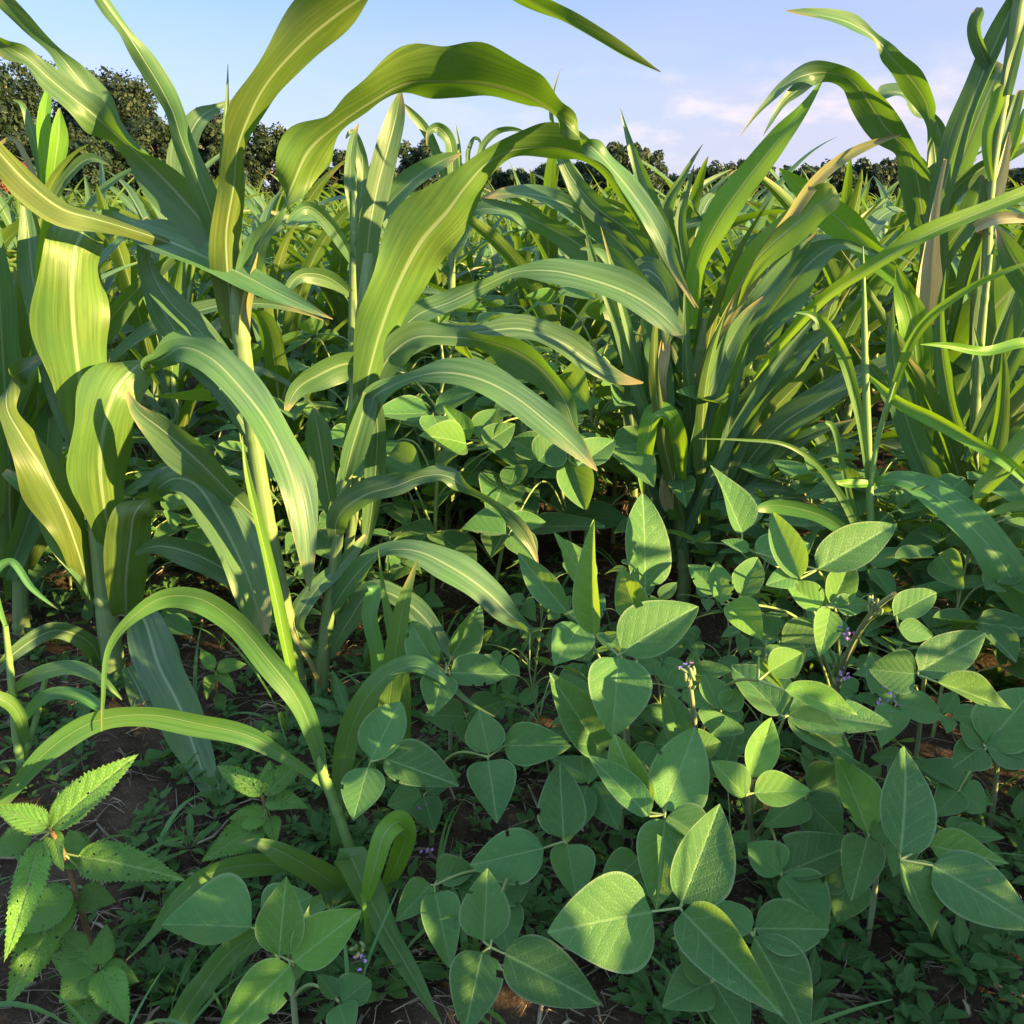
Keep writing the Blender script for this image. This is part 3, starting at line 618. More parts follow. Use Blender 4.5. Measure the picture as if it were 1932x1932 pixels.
# third plant: slender stalk, wide keeled leaf arching right
tall_plant('sorghum_plant', 'slender sorghum plant in the centre whose wide keeled leaf arches to the right', 'sorghum plant', 1.53,
 [[(602, 1312, 0, 32), (612, 1215, 0, 27), (632, 1060, 0, 22), (650, 920, 0, 19), (662, 860, 0, 24), (672, 780, 0, 34), (684, 680, 0, 40), (690, 560, 0, 30), (695, 480, .02, 18)],
  [(640, 1190, .05, 16), (655, 1060, .05, 17), (668, 960, .04, 18), (672, 900, .04, 16)]],
 [([(682, 800, -.01, 26, 195), (694, 720, -.02, 56, 200), (718, 630, -.03, 84, 202), (752, 540, -.04, 108, 202), (798, 455, -.05, 132, 200), (845, 400, -.06, 108, 198), (880, 352, -.07, 74, 195), (916, 312, -.07, 52, 205), (960, 287, -.07, 46, 225), (1015, 281, -.07, 46, 238), (1080, 288, -.08, 44, 238), (1132, 314, -.08, 32, 225), (1182, 372, -.09, 34, 205), (1232, 445, -.1, 26, 195), (1285, 535, -.11, 12, 190), (1318, 582, -.11, 2, 190)], dict(fold=20, ruffle=.03, n=90, cols=15)),
  ([(690, 640, .05, 30), (690, 540, .06, 40, 15), (696, 440, .07, 46, 15), (712, 350, .08, 48, 15), (732, 275, .09, 46, 10), (748, 212, .1, 34), (756, 170, .1, 4)], dict(fold=18)),
  ([(690, 690, .0, 20), (650, 686, -.02, 58, -35), (604, 705, -.04, 54, -35), (562, 732, -.05, 36, -30), (540, 775, -.06, 8)], dict(fold=14, ruffle=.04)),
  ([(700, 720, .02, 40), (738, 650, .03, 58, -5), (786, 596, .04, 46, -25), (846, 572, .05, 34, -35), (920, 536, .05, 26, 20), (972, 514, .05, 20, -20), (1038, 512, .04, 46, -35), (1118, 530, .03, 62, -35), (1196, 560, .02, 62, -30), (1254, 600, .01, 44, -25), (1290, 640, 0, 3)], dict(fold=12, ruffle=.03, n=66, cols=13)),
  ([(700, 745, 0, 30), (735, 672, -.01, 62, 5), (782, 638, -.02, 52, -20), (836, 636, -.03, 32, -35), (900, 640, -.04, 28, 50), (962, 655, -.05, 52, 55), (1020, 692, -.06, 58, 45), (1062, 748, -.07, 44, 30), (1082, 806, -.08, 18), (1090, 865, -.08, 3)], dict(fold=16, ruffle=.04, n=60)),
  ([(720, 690, .08, 30), (800, 640, .12, 40, -20), (900, 628, .16, 34, -35), (985, 622, .18, 44, -35), (1060, 648, .18, 52, -30), (1112, 684, .18, 42, -25), (1165, 712, .18, 28), (1214, 722, .18, 3)], dict(fold=16, ruffle=.04)),
  ([(662, 880, -.01, 18), (680, 800, -.03, 52, 15), (706, 748, -.05, 48, 10), (742, 728, -.06, 30, -35), (782, 712, -.08, 22, -40), (836, 704, -.1, 52, -35), (902, 716, -.12, 68, -35), (968, 748, -.14, 58, -30), (1030, 796, -.16, 52, -25), (1080, 840, -.17, 40, -20), (1127, 888, -.18, 3)], dict(fold=14, ruffle=.03, n=66, cols=13)),
  ([(632, 1030, 0, 14), (640, 975, -.02, 46, -25), (690, 935, -.04, 56, -35), (748, 918, -.06, 40, -35), (792, 900, -.07, 26, 10), (840, 898, -.08, 32, -35), (880, 920, -.09, 22, 45), (930, 948, -.1, 14, 40), (972, 985, -.11, 26, 35), (1002, 1030, -.11, 18), (1016, 1066, -.12, 2)], dict(fold=14, ruffle=.04, n=60)),
  ([(622, 1160, 0, 14), (668, 1090, -.03, 40, -20), (722, 1042, -.05, 26, -35), (782, 1040, -.07, 46, -35), (852, 1072, -.09, 62, -32), (916, 1116, -.1, 60, -28), (962, 1160, -.11, 40), (998, 1192, -.12, 10), (984, 1232, -.11, 8), (980, 1262, -.11, 2)], dict(fold=14, ruffle=.04, n=60, cols=13)),
  ([(650, 905, -.02, 12), (662, 850, -.04, 52, 20), (680, 790, -.05, 56, 25), (694, 740, -.05, 34, 30)], dict(fold=36)),
  ([(688, 1040, .05, 4), (700, 970, .05, 32, -10), (708, 890, .05, 40, -10), (712, 810, .04, 38, -5), (704, 740, .04, 20)], dict(fold=20)),
  ([(628, 980, .03, 14), (616, 905, .02, 46, -30), (606, 840, .01, 50, -30), (596, 790, 0, 32), (592, 770, 0, 6)], dict(fold=16)),
  ([(612, 1240, 0, 12), (560, 1180, -.03, 36, -30), (590, 1120, -.02, 34, -20), (650, 1060, 0, 30), (690, 1010, .03, 8)], dict(fold=16)),
  ([(620, 1240, .0, 14), (660, 1170, -.04, 40, -20), (710, 1115, -.08, 36, -30), (770, 1140, -.1, 44, -35), (820, 1190, -.13, 36), (860, 1250, -.15, 6)], dict(fold=16)),
  ([(606, 1300, -.01, 8), (586, 1250, -.04, 10), (560, 1205, -.05, 8), (552, 1170, -.05, 2)], dict(mat='drygrass', n=20)),
  ([(604, 1300, -.01, 8), (580, 1320, -.04, 10), (560, 1290, -.07, 8), (548, 1240, -.07, 2)], dict(mat='drygrass', n=20)),
 ])

# dense fanned clump in the middle right
def fan_blades(seed=77, n=20, xx=(1262, 1345), yy=(930, 1060), ang=(-24, 46), LL=(380, 640), bd=(-8, 42), ww=(20, 34)):
    r = np.random.default_rng(seed); out = []
    for i in range(n):
        bx = r.uniform(*xx); by = r.uniform(*yy); a = R(r.uniform(*ang)); L = r.uniform(*LL); bend = R(r.uniform(*bd)); dy = r.uniform(-.08, .12)
        w_ = r.uniform(*ww); pts = []; x, y = bx, by
        rs = r.choice([1, -1]) * r.uniform(10, 35) + (180 if r.random() < .35 else 0)
        for k in range(7):
            q = k / 6; pts.append((x, y, dy - .06 * q, w_ * (0.5 + 2.2 * q if q < .25 else 1.05 * (1 - q ** 3)) + .8, rs * (1 if q < .5 else .8) if rs < 90 else rs))
            aa = a + bend * q ** 1.5; x += math.sin(aa) * L / 6; y -= math.cos(aa) * L / 6
        out.append((pts, dict(fold=float(r.uniform(16, 34)), n=30, cols=7)))
    return out
tall_plant('sorghum_plant', 'dense sorghum clump fanned out to the right with a bright slanted leaf', 'sorghum plant', 1.95,
 [[(1292, 1085, 0, 26), (1285, 960, 0, 26), (1290, 840, 0, 26), (1310, 720, .02, 22), (1330, 600, .03, 12)],
  [(1320, 1080, .05, 22), (1330, 940, .05, 20), (1360, 800, .06, 18), (1400, 660, .08, 10)],
  [(1260, 1070, .05, 20), (1245, 940, .05, 20), (1240, 820, .06, 16), (1245, 700, .06, 8)]],
 [([(1305, 620, 0, 18), (1318, 500, -.03, 36, -25), (1355, 420, -.05, 56, -25), (1412, 338, -.07, 54, -25), (1472, 262, -.09, 40, -25), (1520, 200, -.1, 20), (1558, 138, -.1, 1)], dict(fold=16, mat='brightgrass', ruffle=.01)),
  ([(1270, 860, 0, 20), (1318, 720, -.02, 26, 20), (1372, 600, -.04, 30, 20), (1430, 500, -.06, 30, 20), (1482, 420, -.08, 28, 20), (1540, 340, -.1, 26, 15), (1610, 286, -.11, 22, 10), (1700, 254, -.12, 3)], dict(fold=30, mat='drygrass')),
  ([(1360, 700, 0, 14), (1385, 560, -.04, 30, -25), (1430, 490, -.07, 56, -25), (1482, 440, -.09, 66, -28), (1540, 392, -.1, 62, -25), (1572, 364, -.11, 44), (1578, 360, -.11, 14)], dict(fold=14, mat='brightgrass', cols=13)),
  ([(1320, 900, .02, 20), (1360, 740, .0, 42, -30), (1420, 640, -.02, 66, -32), (1482, 556, -.04, 76, -32), (1536, 490, -.05, 58, -28), (1582, 462, -.06, 24), (1640, 474, -.07, 14), (1690, 500, -.08, 3)], dict(fold=14, ruffle=.04, cols=13)),
  ([(1290, 1000, 0, 20), (1300, 860, -.02, 44, -20), (1340, 740, -.04, 46, -25), (1400, 620, -.06, 44, -28), (1470, 520, -.07, 40), (1540, 440, -.08, 4)], dict(fold=22)),
  ([(1275, 1040, .02, 24), (1255, 880, .03, 48, 10), (1215, 720, .04, 52, 10), (1165, 610, .05, 46, 10), (1130, 520, .05, 28), (1105, 450, .05, 3)], dict(fold=18)),
  ([(1278, 980, .0, 24), (1250, 800, -.01, 50, 0), (1240, 660, -.02, 48, 0), (1215, 560, -.02, 44, -20), (1175, 500, -.02, 40, -30), (1130, 470, -.02, 22), (1095, 470, -.02, 3)], dict(fold=18, ruffle=.03)),
  ([(1270, 980, -.04, 14), (1274, 900, -.06, 52, -30), (1278, 830, -.08, 52, -30), (1262, 790, -.09, 46, -10), (1240, 784, -.1, 42, 40), (1222, 830, -.12, 36, 30), (1212, 890, -.12, 22), (1213, 936, -.12, 2)], dict(fold=16, mat='brightgrass', ruffle=.03)),
  ([(1310, 1050, .02, 16), (1345, 920, -.02, 38, -25), (1395, 800, -.05, 46, -28), (1450, 720, -.07, 46, -25), (1520, 650, -.09, 36), (1590, 610, -.1, 3)], dict(fold=20)),
  ([(1300, 640, .03, 24), (1262, 470, .02, 40, -10), (1225, 370, .02, 32, -10), (1195, 290, .02, 18), (1170, 204, .02, 1)], dict(fold=26)),
  ([(1290, 620, .04, 22), (1270, 480, .03, 34, -15), (1262, 390, .03, 26, -15), (1290, 330, .02, 14), (1326, 272, .02, 1)], dict(fold=30)),
  ([(1305, 640, .05, 20), (1290, 500, .05, 30), (1285, 400, .05, 22), (1300, 345, .05, 10), (1310, 310, .05, 1)], dict(fold=26)),
  ([(1350, 1020, 0, 14), (1400, 890, -.03, 34, -25), (1470, 806, -.06, 50, -30), (1552, 752, -.09, 52, -30), (1632, 706, -.11, 40, -28), (1720, 676, -.12, 26, -25), (1800, 700, -.13, 26, 30), (1850, 740, -.13, 18), (1912, 788, -.14, 2)], dict(fold=16, n=60)),
  ([(1310, 1000, .0, 16), (1335, 850, -.03, 28, 20), (1370, 740, -.05, 34, 25), (1400, 640, -.06, 26, 25), (1420, 560, -.07, 3)], dict(fold=26, mat='brightgrass')),
  ([(1300, 980, -.03, 16), (1312, 860, -.05, 34, 20), (1340, 740, -.07, 38, 22), (1390, 620, -.08, 36, 20), (1440, 560, -.09, 4)], dict(fold=24)),
  ([(1295, 700, .05, 22), (1240, 560, .08, 44, -20), (1180, 470, .1, 50, -25), (1110, 408, .12, 44, -30), (1045, 378, .13, 34, 20), (985, 366, .14, 26, 50), (910, 372, .15, 3)], dict(fold=18, n=55)),
  ([(1280, 720, .06, 22), (1210, 590, .09, 40, -20), (1140, 500, .12, 46, -30), (1080, 452, .13, 50, -35), (1020, 420, .14, 40, -30), (960, 395, .15, 22, 30), (900, 372, .16, 3)], dict(fold=16, n=55)),
  ([(1290, 640, .1, 22), (1200, 450, .1, 44, -15), (1125, 390, .1, 46, -15), (1075, 330, .1, 34), (1048, 262, .1, 12), (1040, 200, .1, 7), (1058, 128, .1, 1)], dict(fold=24)),
  ([(1290, 700, .02, 18), (1230, 600, 0, 22, 10), (1195, 590, -.02, 30, -30), (1215, 510, 0, 40, -30), (1255, 540, -.03, 46, 20), (1262, 610, -.05, 34), (1255, 660, -.06, 4)], dict(fold=16)),
  ([(1310, 1040, -.02, 12), (1360, 960, -.06, 26, -25), (1420, 930, -.09, 26, -30), (1480, 925, -.12, 22), (1540, 960, -.14, 3)], dict(fold=20)),
  ([(1270, 1060, .0, 16), (1235, 960, -.02, 30, 10), (1205, 860, -.02, 38, 15), (1190, 760, -.01, 34, 15), (1200, 660, .0, 20), (1215, 600, 0, 3)], dict(fold=22)),
  ([(1330, 1060, -.01, 18), (1345, 980, -.03, 30, 10), (1375, 880, -.05, 34, 15), (1430, 760, -.07, 30, 10), (1500, 640, -.09, 24), (1580, 560, -.1, 3)], dict(fold=22)),
 ] + fan_blades(),
 husks=[[(1262, 960, -.05, 20), (1258, 930, -.06, 36), (1262, 890, -.06, 30), (1272, 850, -.05, 6)], [(1255, 760, -.02, 10), (1240, 710, -.04, 34, 20), (1252, 650, -.04, 28, 20), (1262, 620, -.04, 4)]])

# tall plant on the right
tall_plant('sorghum_plant', 'tall sorghum plant on the right with upright folded leaf and arched leaf against the sky', 'sorghum plant', 1.85,
 [[(1745, 1090, .05, 30), (1748, 900, .03, 32), (1752, 740, .02, 34), (1758, 620, 0, 40), (1762, 500, 0, 36), (1766, 400, 0, 24)]],
 [([(1752, 640, -.02, 60), (1758, 530, -.03, 66, 5), (1768, 430, -.04, 48, -10), (1786, 340, -.05, 46, -25), (1812, 255, -.06, 50, -30), (1845, 165, -.07, 48, -30), (1882, 75, -.08, 40, -25), (1920, -10, -.09, 32), (1960, -80, -.1, 20)], dict(fold=30, ruffle=.015, n=60, cols=13)),
  ([(1772, 460, .03, 20), (1790, 370, .03, 34, -25), (1820, 290, .03, 56, -30), (1848, 220, .03, 58, -30), (1872, 165, .03, 54, -25), (1888, 128, .03, 46), (1892, 122, .03, 40)], dict(fold=10)),
  ([(1760, 500, .02, 30), (1742, 400, .02, 48, -35), (1730, 330, .01, 48, -35), (1712, 280, 0, 34, -40), (1672, 240, -.01, 58, -30), (1640, 190, -.02, 60, -25), (1606, 150, -.03, 44, -30), (1552, 136, -.04, 36, -40), (1496, 152, -.05, 24, 40), (1444, 196, -.06, 12), (1396, 256, -.07, 1)], dict(fold=16, ruffle=.04, n=66, cols=13)),
  ([(1552, 138, -.03, 14), (1520, 160, -.03, 22, 40), (1480, 190, -.04, 16), (1452, 235, -.05, 6), (1440, 256, -.05, 1)], dict(fold=14, n=24)),
  ([(1766, 440, .02, 26), (1766, 340, .02, 40, 15), (1762, 280, .02, 30, 15), (1754, 236, .01, 12, 0), (1750, 196, .0, 34, -30), (1722, 150, -.01, 50, -30), (1686, 112, -.02, 34, -35), (1652, 74, -.03, 14, 30), (1602, 44, -.04, 28, 45), (1540, 28, -.05, 18, 40), (1482, 20, -.05, 1)], dict(fold=16, ruffle=.03, n=60)),
  ([(1775, 330, .05, 14), (1772, 250, .05, 22, 20), (1760, 222, .05, 14), (1730, 212, .05, 16, 40), (1712, 182, .05, 32, 50), (1672, 176, .05, 30, 50), (1656, 184, .05, 8)], dict(fold=14, n=36)),
  ([(1755, 560, -.03, 20), (1790, 465, -.05, 46, -20), (1830, 410, -.07, 50, -25), (1848, 362, -.08, 34, -25), (1852, 330, -.08, 6)], dict(fold=18)),
  ([(1770, 420, .0, 14), (1800, 358, -.02, 30, 35), (1850, 318, -.03, 34, 40), (1900, 292, -.04, 24, 40), (1960, 260, -.05, 14)], dict(fold=20)),
  ([(1735, 760, -.04, 22), (1728, 680, -.06, 60, 15), (1718, 600, -.07, 56, 15), (1702, 545, -.08, 30), (1692, 505, -.08, 4)], dict(fold=18, mat='brightgrass', cols=13)),
  ([(1790, 740, .03, 20), (1815, 670, .0, 54, -30), (1860, 605, -.03, 84, -32), (1912, 548, -.05, 88, -32), (1962, 500, -.07, 70), (2010, 470, -.08, 20)], dict(fold=14, cols=13)),
  ([(1745, 860, -.03, 18), (1735, 800, -.04, 56, 0), (1725, 730, -.05, 66, 0), (1720, 670, -.04, 40), (1715, 620, -.04, 6)], dict(fold=16)),
  ([(1770, 900, 0, 18), (1790, 800, -.03, 56, -20), (1820, 720, -.04, 62, -25), (1862, 650, -.05, 44), (1900, 600, -.06, 6)], dict(fold=16)),
  ([(1725, 560, .06, 16), (1650, 480, .08, 44, -10), (1590, 420, .1, 60, -15), (1530, 370, .12, 46, -20), (1470, 318, .13, 4)], dict(fold=16, mat='brightgrass')),
  ([(1790, 660, 0, 12), (1812, 560, -.03, 24, -25), (1838, 480, -.05, 34, -25), (1868, 410, -.06, 22), (1890, 350, -.06, 2)], dict(fold=34)),
 ],
 husks=[[(1748, 610, -.06, 44), (1752, 540, -.07, 60, 5), (1758, 470, -.08, 36), (1768, 380, -.09, 16), (1784, 300, -.1, 8)]])

# broken stalks at the right edge
tall_plant('broken_sorghum_stalk', 'broken bare sorghum stalk with torn leaf stubs standing at the right edge', 'sorghum plant', 1.75,
 [[(1850, 1020, .05, 20), (1852, 700, .03, 20), (1862, 480, .01, 18), (1872, 330, 0, 16), (1890, 210, 0, 18), (1908, 100, 0, 22), (1924, 0, 0, 26), (1945, -120, 0, 22)]],
 [([(1870, 340, -.02, 10), (1862, 250, -.02, 24), (1878, 200, -.02, 26), (1886, 168, -.02, 24), (1890, 160, -.02, 14)], dict(mat='brightgrass', n=24)),
  ([(1872, 140, .02, 8), (1850, 90, .02, 26, -30), (1842, 50, .02, 28, -30), (1846, 22, .02, 22), (1848, 14, .02, 10)], dict(n=24)),
  ([(1900, 180, -.03, 18), (1910, 120, -.03, 24, 20), (1925, 70, -.03, 18, 20), (1945, 20, -.03, 6)], dict(fold=34, n=24))])
tall_plant('broken_sorghum_stalk', 'dry tan broken stalk with split husk leaning beside the bare stalk on the right', 'sorghum plant', 1.8,
 [[(1830, 1020, .05, 18), (1836, 700, .02, 18), (1848, 480, 0, 18), (1872, 330, 0, 16), (1895, 240, 0, 16), (1912, 180, 0, 15)]],
 [([(1870, 360, -.01, 8), (1898, 270, -.02, 22), (1915, 210, -.02, 22), (1926, 170, -.02, 14)], dict(n=24)),
  ([(1905, 300, 0, 6), (1920, 260, 0, 18), (1930, 220, 0, 14), (1932, 205, 0, 4)], dict(n=20, mat='brightgrass'))],
 husks=[[(1845, 440, -.03, 22), (1868, 380, -.04, 38, 15), (1890, 320, -.04, 26, 15), (1905, 250, -.04, 5)], [(1840, 430, -.05, 22), (1880, 416, -.07, 30, -20), (1930, 412, -.08, 20), (1970, 420, -.09, 6)]])
# leaves reaching in from a plant at the right edge
tall_plant('sorghum_plant', 'sorghum plant at the right edge sending a long bright strap leaf across to the clump', 'sorghum plant', 1.45,
 [[(2010, 1150, 0, 30), (2005, 900, 0, 28), (2000, 640, 0, 24), (1998, 380, 0, 16)]],
 [([(1996, 345, 0, 24), (1932, 368, -.01, 30, 20), (1826, 410, -.02, 32, 25), (1720, 458, -.02, 34, 25), (1640, 508, 0, 30, 25), (1560, 560, .04, 24, 20), (1480, 640, .1, 20), (1420, 720, .16, 4)], dict(fold=30, mat='brightgrass', n=60)),
  ([(2000, 700, 0, 20), (1940, 650, -.02, 20, 30), (1860, 664, -.03, 18, 30), (1790, 652, -.04, 14), (1736, 650, -.05, 1)], dict(fold=24, mat='brightgrass')),
  ([(2000, 760, 0, 24), (1960, 800, -.02, 40, -20), (1900, 880, -.04, 36, 30), (1850, 930, -.05, 26, 30), (1836, 945, -.05, 2)], dict(fold=20, mat='brightgrass')),
  ([(2000, 820, 0, 24), (1950, 950, -.03, 20, 30), (1900, 960, -.04, 18, 30), (1850, 975, -.05, 3)], dict(fold=24, mat='brightgrass')),
  ([(2010, 700, 0, 24), (1960, 560, -.02, 50, -20), (1910, 480, -.03, 46, -20), (1880, 430, -.03, 5)], dict(fold=18)),
  ([(2005, 1010, 0, 24), (1950, 1180, -.05, 46, -20), (1890, 1170, -.07, 40, -30), (1800, 1180, -.09, 28), (1740, 1200, -.1, 3)], dict(fold=18)),
 ])

# ------------------------------------------------------------------ grasses
tall_plant('grass_plant', 'large weed grass in the front left with arching lit blades on a leaning stem', 'grass', 1.0,
 [[(700, 1740, 0, 20), (672, 1640, 0, 19), (640, 1540, 0, 19), (610, 1460, 0, 20), (592, 1400, 0, 16), (575, 1350, .01, 8)]],
 [([(612, 1470, 0, 16), (592, 1392, -.01, 34, 0), (560, 1318, -.02, 40, 5), (500, 1238, -.03, 50, -25), (438, 1168, -.04, 48, -35), (374, 1128, -.05, 40, -42), (310, 1126, -.05, 34, -42), (250, 1164, -.06, 24, -20), (206, 1224, -.06, 12), (194, 1326, -.07, 7), (192, 1380, -.07, 2)], dict(fold=16, n=66, cols=11, ruffle=.015)),
  ([(612, 1482, 0, 12), (545, 1432, -.02, 22, -20), (470, 1388, -.03, 40, -30), (380, 1366, -.04, 42, -40), (280, 1348, -.05, 42, -42), (180, 1360, -.06, 40, -35), (90, 1416, -.07, 38, -20), (28, 1488, -.08, 26), (-25, 1556, -.09, 12)], dict(fold=14, n=60, cols=11, ruffle=.015)),
  ([(578, 1370, .02, 12), (548, 1265, .02, 20, 25), (518, 1120, .03, 27, 25), (490, 1000, .04, 22, 20), (466, 890, .05, 12), (457, 822, .06, 1)], dict(fold=34, mat='brightgrass')),
  ([(695, 1710, 0, 34), (625, 1662, -.03, 52, -25), (545, 1614, -.05, 40, -30), (490, 1592, -.06, 22), (448, 1588, -.07, 2)], dict(fold=12, cols=11)),
  ([(600, 1660, .02, 20), (548, 1636, .0, 34, -30), (478, 1630, -.02, 42, -32), (404, 1645, -.04, 38, -28), (338, 1692, -.09, 30), (288, 1760, -.15, 15), (238, 1812, -.19, 2)], dict(fold=12, cols=11)),
  ([(610, 1700, -.12, 30), (510, 1752, -.17, 42, -25), (440, 1790, -.2, 46, -25), (380, 1862, -.22, 46, -15), (330, 1940, -.28, 40), (290, 2020, -.34, 22)], dict(fold=12, cols=11)),
  ([(672, 1660, -.03, 40), (664, 1622, -.06, 58, -20), (690, 1680, -.1, 58, -20), (722, 1745, -.16, 48, -20), (765, 1820, -.23, 36, -20), (802, 1884, -.29, 20, -20), (834, 1934, -.33, 2)], dict(fold=12, cols=11)),
  ([(724, 1680, -.04, 22), (752, 1620, -.05, 36, -10), (766, 1575, -.06, 40, -10), (752, 1551, -.07, 44, 30), (728, 1570, -.09, 44, 15), (706, 1640, -.11, 34, 10), (690, 1700, -.12, 16), (680, 1740, -.13, 2)], dict(fold=10, mat='brightgrass')),
  ([(600, 1760, -.13, 30), (560, 1830, -.2, 30, -10), (490, 1880, -.24, 34, -10), (440, 1950, -.28, 26)], dict(fold=12)),
  ([(688, 1720, .03, 16), (640, 1640, .05, 22, 20), (632, 1560, .06, 16), (640, 1500, .07, 2)], dict(fold=20)),
 ], mat='weedgrass', smat='grass_stalk')
tall_plant('grass_plant', 'blue green grass tuft with one blade arching right beside the middle soybeans', 'grass', 1.2,
 [[(700, 1470, 0, 14), (705, 1400, 0, 14), (715, 1340, 0, 12)]],
 [([(640, 1560, -.06, 30), (648, 1440, -.06, 38, -15), (684, 1330, -.07, 46, -25), (734, 1274, -.08, 40, -40), (786, 1257, -.09, 36, -40), (830, 1276, -.1, 20, -20), (882, 1322, -.11, 8), (934, 1352, -.12, 2)], dict(fold=12, n=55, cols=11)),
  ([(722, 1420, 0, 24), (735, 1320, 0, 42, -10), (748, 1220, .0, 40, -10), (764, 1130, .0, 26), (788, 1055, .0, 1)], dict(fold=14, cols=11)),
  ([(765, 1400, .02, 20), (762, 1300, .03, 28, 0), (745, 1210, .04, 26, 0), (725, 1120, .05, 12), (714, 1036, .05, 1)], dict(fold=20)),
  ([(700, 1350, .05, 14), (712, 1250, .06, 28, 0), (700, 1160, .07, 30, -20), (704, 1110, .08, 26), (690, 1102, .08, 4)], dict(fold=20)),
 ], mat='weedgrass', smat='grass_stalk')
tall_plant('grass_plant', 'tall thin grass with an upright straw coloured tip and bright bent blade on the right', 'grass', 1.5,
 [[(1650, 1210, 0, 15), (1646, 1080, 0, 14), (1641, 930, 0, 14), (1636, 800, 0, 15), (1632, 680, 0, 13), (1630, 560, 0, 9), (1628, 465, 0, 2)],
  [(1643, 915, -.01, 10), (1656, 830, -.02, 10), (1672, 770, -.03, 9), (1688, 720, -.04, 6)]],
 [([(1668, 790, -.03, 10), (1690, 720, -.04, 15, 10), (1722, 640, -.06, 18, 20), (1762, 590, -.08, 18, 25), (1830, 542, -.1, 14, 20), (1900, 510, -.12, 10), (1960, 490, -.13, 3)], dict(mat='brightgrass', fold=20, n=50)),
  ([(1638, 708, -.0, 4), (1690, 752, -.03, 24, 25), (1760, 788, -.06, 30, 25), (1830, 828, -.08, 26, 25), (1896, 870, -.1, 24), (1960, 930, -.12, 14)], dict(mat='brightgrass', fold=30, n=46)),
  ([(1645, 912, 0, 10), (1690, 906, -.03, 30, -35), (1745, 925, -.06, 52, -38), (1810, 975, -.1, 66, -34), (1872, 1040, -.13, 74, -28), (1925, 1120, -.16, 66), (1970, 1200, -.18, 40)], dict(fold=14, n=55, cols=13)),
  ([(1643, 912, -.01, 14), (1605, 914, -.03, 18, 30), (1582, 910, -.04, 10), (1562, 905, -.05, 1)], dict(mat='brightgrass', n=20)),
  ([(1640, 930, 0, 6), (1626, 830, -.02, 12, 20), (1610, 740, -.03, 20, 15), (1592, 672, -.04, 26, 0), (1566, 618, -.05, 24, -35), (1530, 594, -.06, 14), (1500, 590, -.07, 2)], dict(fold=26, n=46)),
  ([(1645, 1090, -.02, 6), (1612, 990, -.05, 14, 10), (1576, 920, -.07, 14, 0), (1530, 866, -.09, 12), (1478, 838, -.1, 8), (1400, 830, -.11, 5), (1318, 828, -.12, 1)], dict(fold=20, n=46)),
  ([(1646, 1060, .02, 6), (1610, 960, .03, 12), (1588, 870, .04, 12), (1566, 800, .04, 10), (1530, 810, .03, 6), (1500, 830, .03, 1)], dict(fold=20)),
  ([(1640, 1080, -.03, 10), (1580, 990, -.06, 26, -30), (1510, 960, -.08, 32, -35), (1450, 954, -.09, 24, -30), (1420, 965, -.1, 3)], dict(fold=14)),
  ([(1642, 1180, -.02, 12), (1700, 1130, -.06, 22, -25), (1790, 1105, -.1, 24, -35), (1870, 1098, -.13, 20), (1920, 1110, -.15, 3)], dict(fold=14)),
 ], mat='weedgrass', smat='grass_stalk')
tall_plant('grass_plant', 'pale green grass clump at the left edge with whitish stem bases on the soil', 'grass', 1.25,
 [[(40, 1440, 0, 16), (30, 1380, 0, 16), (22, 1290, 0, 14), (10, 1180, 0, 10)], [(45, 1430, .01, 14), (70, 1350, .01, 12), (90, 1260, .02, 10)]],
 [([(30, 1300, 0, 14), (80, 1270, -.02, 30, -25), (140, 1262, -.03, 28, -30), (200, 1290, -.05, 16), (230, 1320, -.05, 2)], dict(fold=14)),
  ([(40, 1360, 0, 14), (100, 1310, -.02, 26, -20), (160, 1320, -.04, 24, -30), (205, 1350, -.05, 4)], dict(fold=14)),
  ([(10, 1180, 0, 8), (-10, 1080, .0, 16), (20, 1060, .0, 14), (60, 1110, -.02, 12), (110, 1150, -.03, 1)], dict(fold=20)),
  ([(50, 1400, 0, 14), (20, 1330, -.02, 26, 10), (-30, 1310, -.04, 22)], dict(fold=16)),
 ], mat='weedgrass', smat='grass_stalk')

tall_plant('sorghum_plant', 'upright sunlit sorghum plant standing against the tall dark trees on the left', 'sorghum plant', 2.9,
 [[(70, 800, 0, 16), (78, 600, 0, 16), (86, 420, 0, 16), (92, 330, 0, 14)]],
 [([(90, 380, 0, 12), (84, 300, 0, 26, 10), (82, 235, 0, 26, 10), (88, 185, 0, 18), (92, 160, 0, 2)], dict(mat='brightgrass')),
  ([(94, 370, 0, 12), (104, 300, -.02, 34, 15), (110, 250, -.02, 30, 15), (112, 205, -.02, 4)], dict(mat='brightgrass')),
  ([(86, 380, 0, 12), (72, 300, .02, 18), (58, 240, .02, 18), (40, 196, .02, 10), (24, 188, .02, 2)], {}),
  ([(90, 400, 0, 12), (130, 330, -.04, 22, -20), (170, 300, -.06, 18, -30), (205, 310, -.08, 3)], {}),
  ([(84, 400, 0, 10), (50, 300, .04, 12), (25, 262, .05, 10), (-10, 280, .05, 4)], dict(mat='drygrass')),
  ([(90, 430, 0, 12), (130, 400, -.05, 26, -25), (160, 430, -.08, 22), (170, 480, -.1, 3)], {}),
  ([(80, 460, 0, 12), (30, 420, -.05, 28, -25), (-20, 440, -.08, 20)], {})])
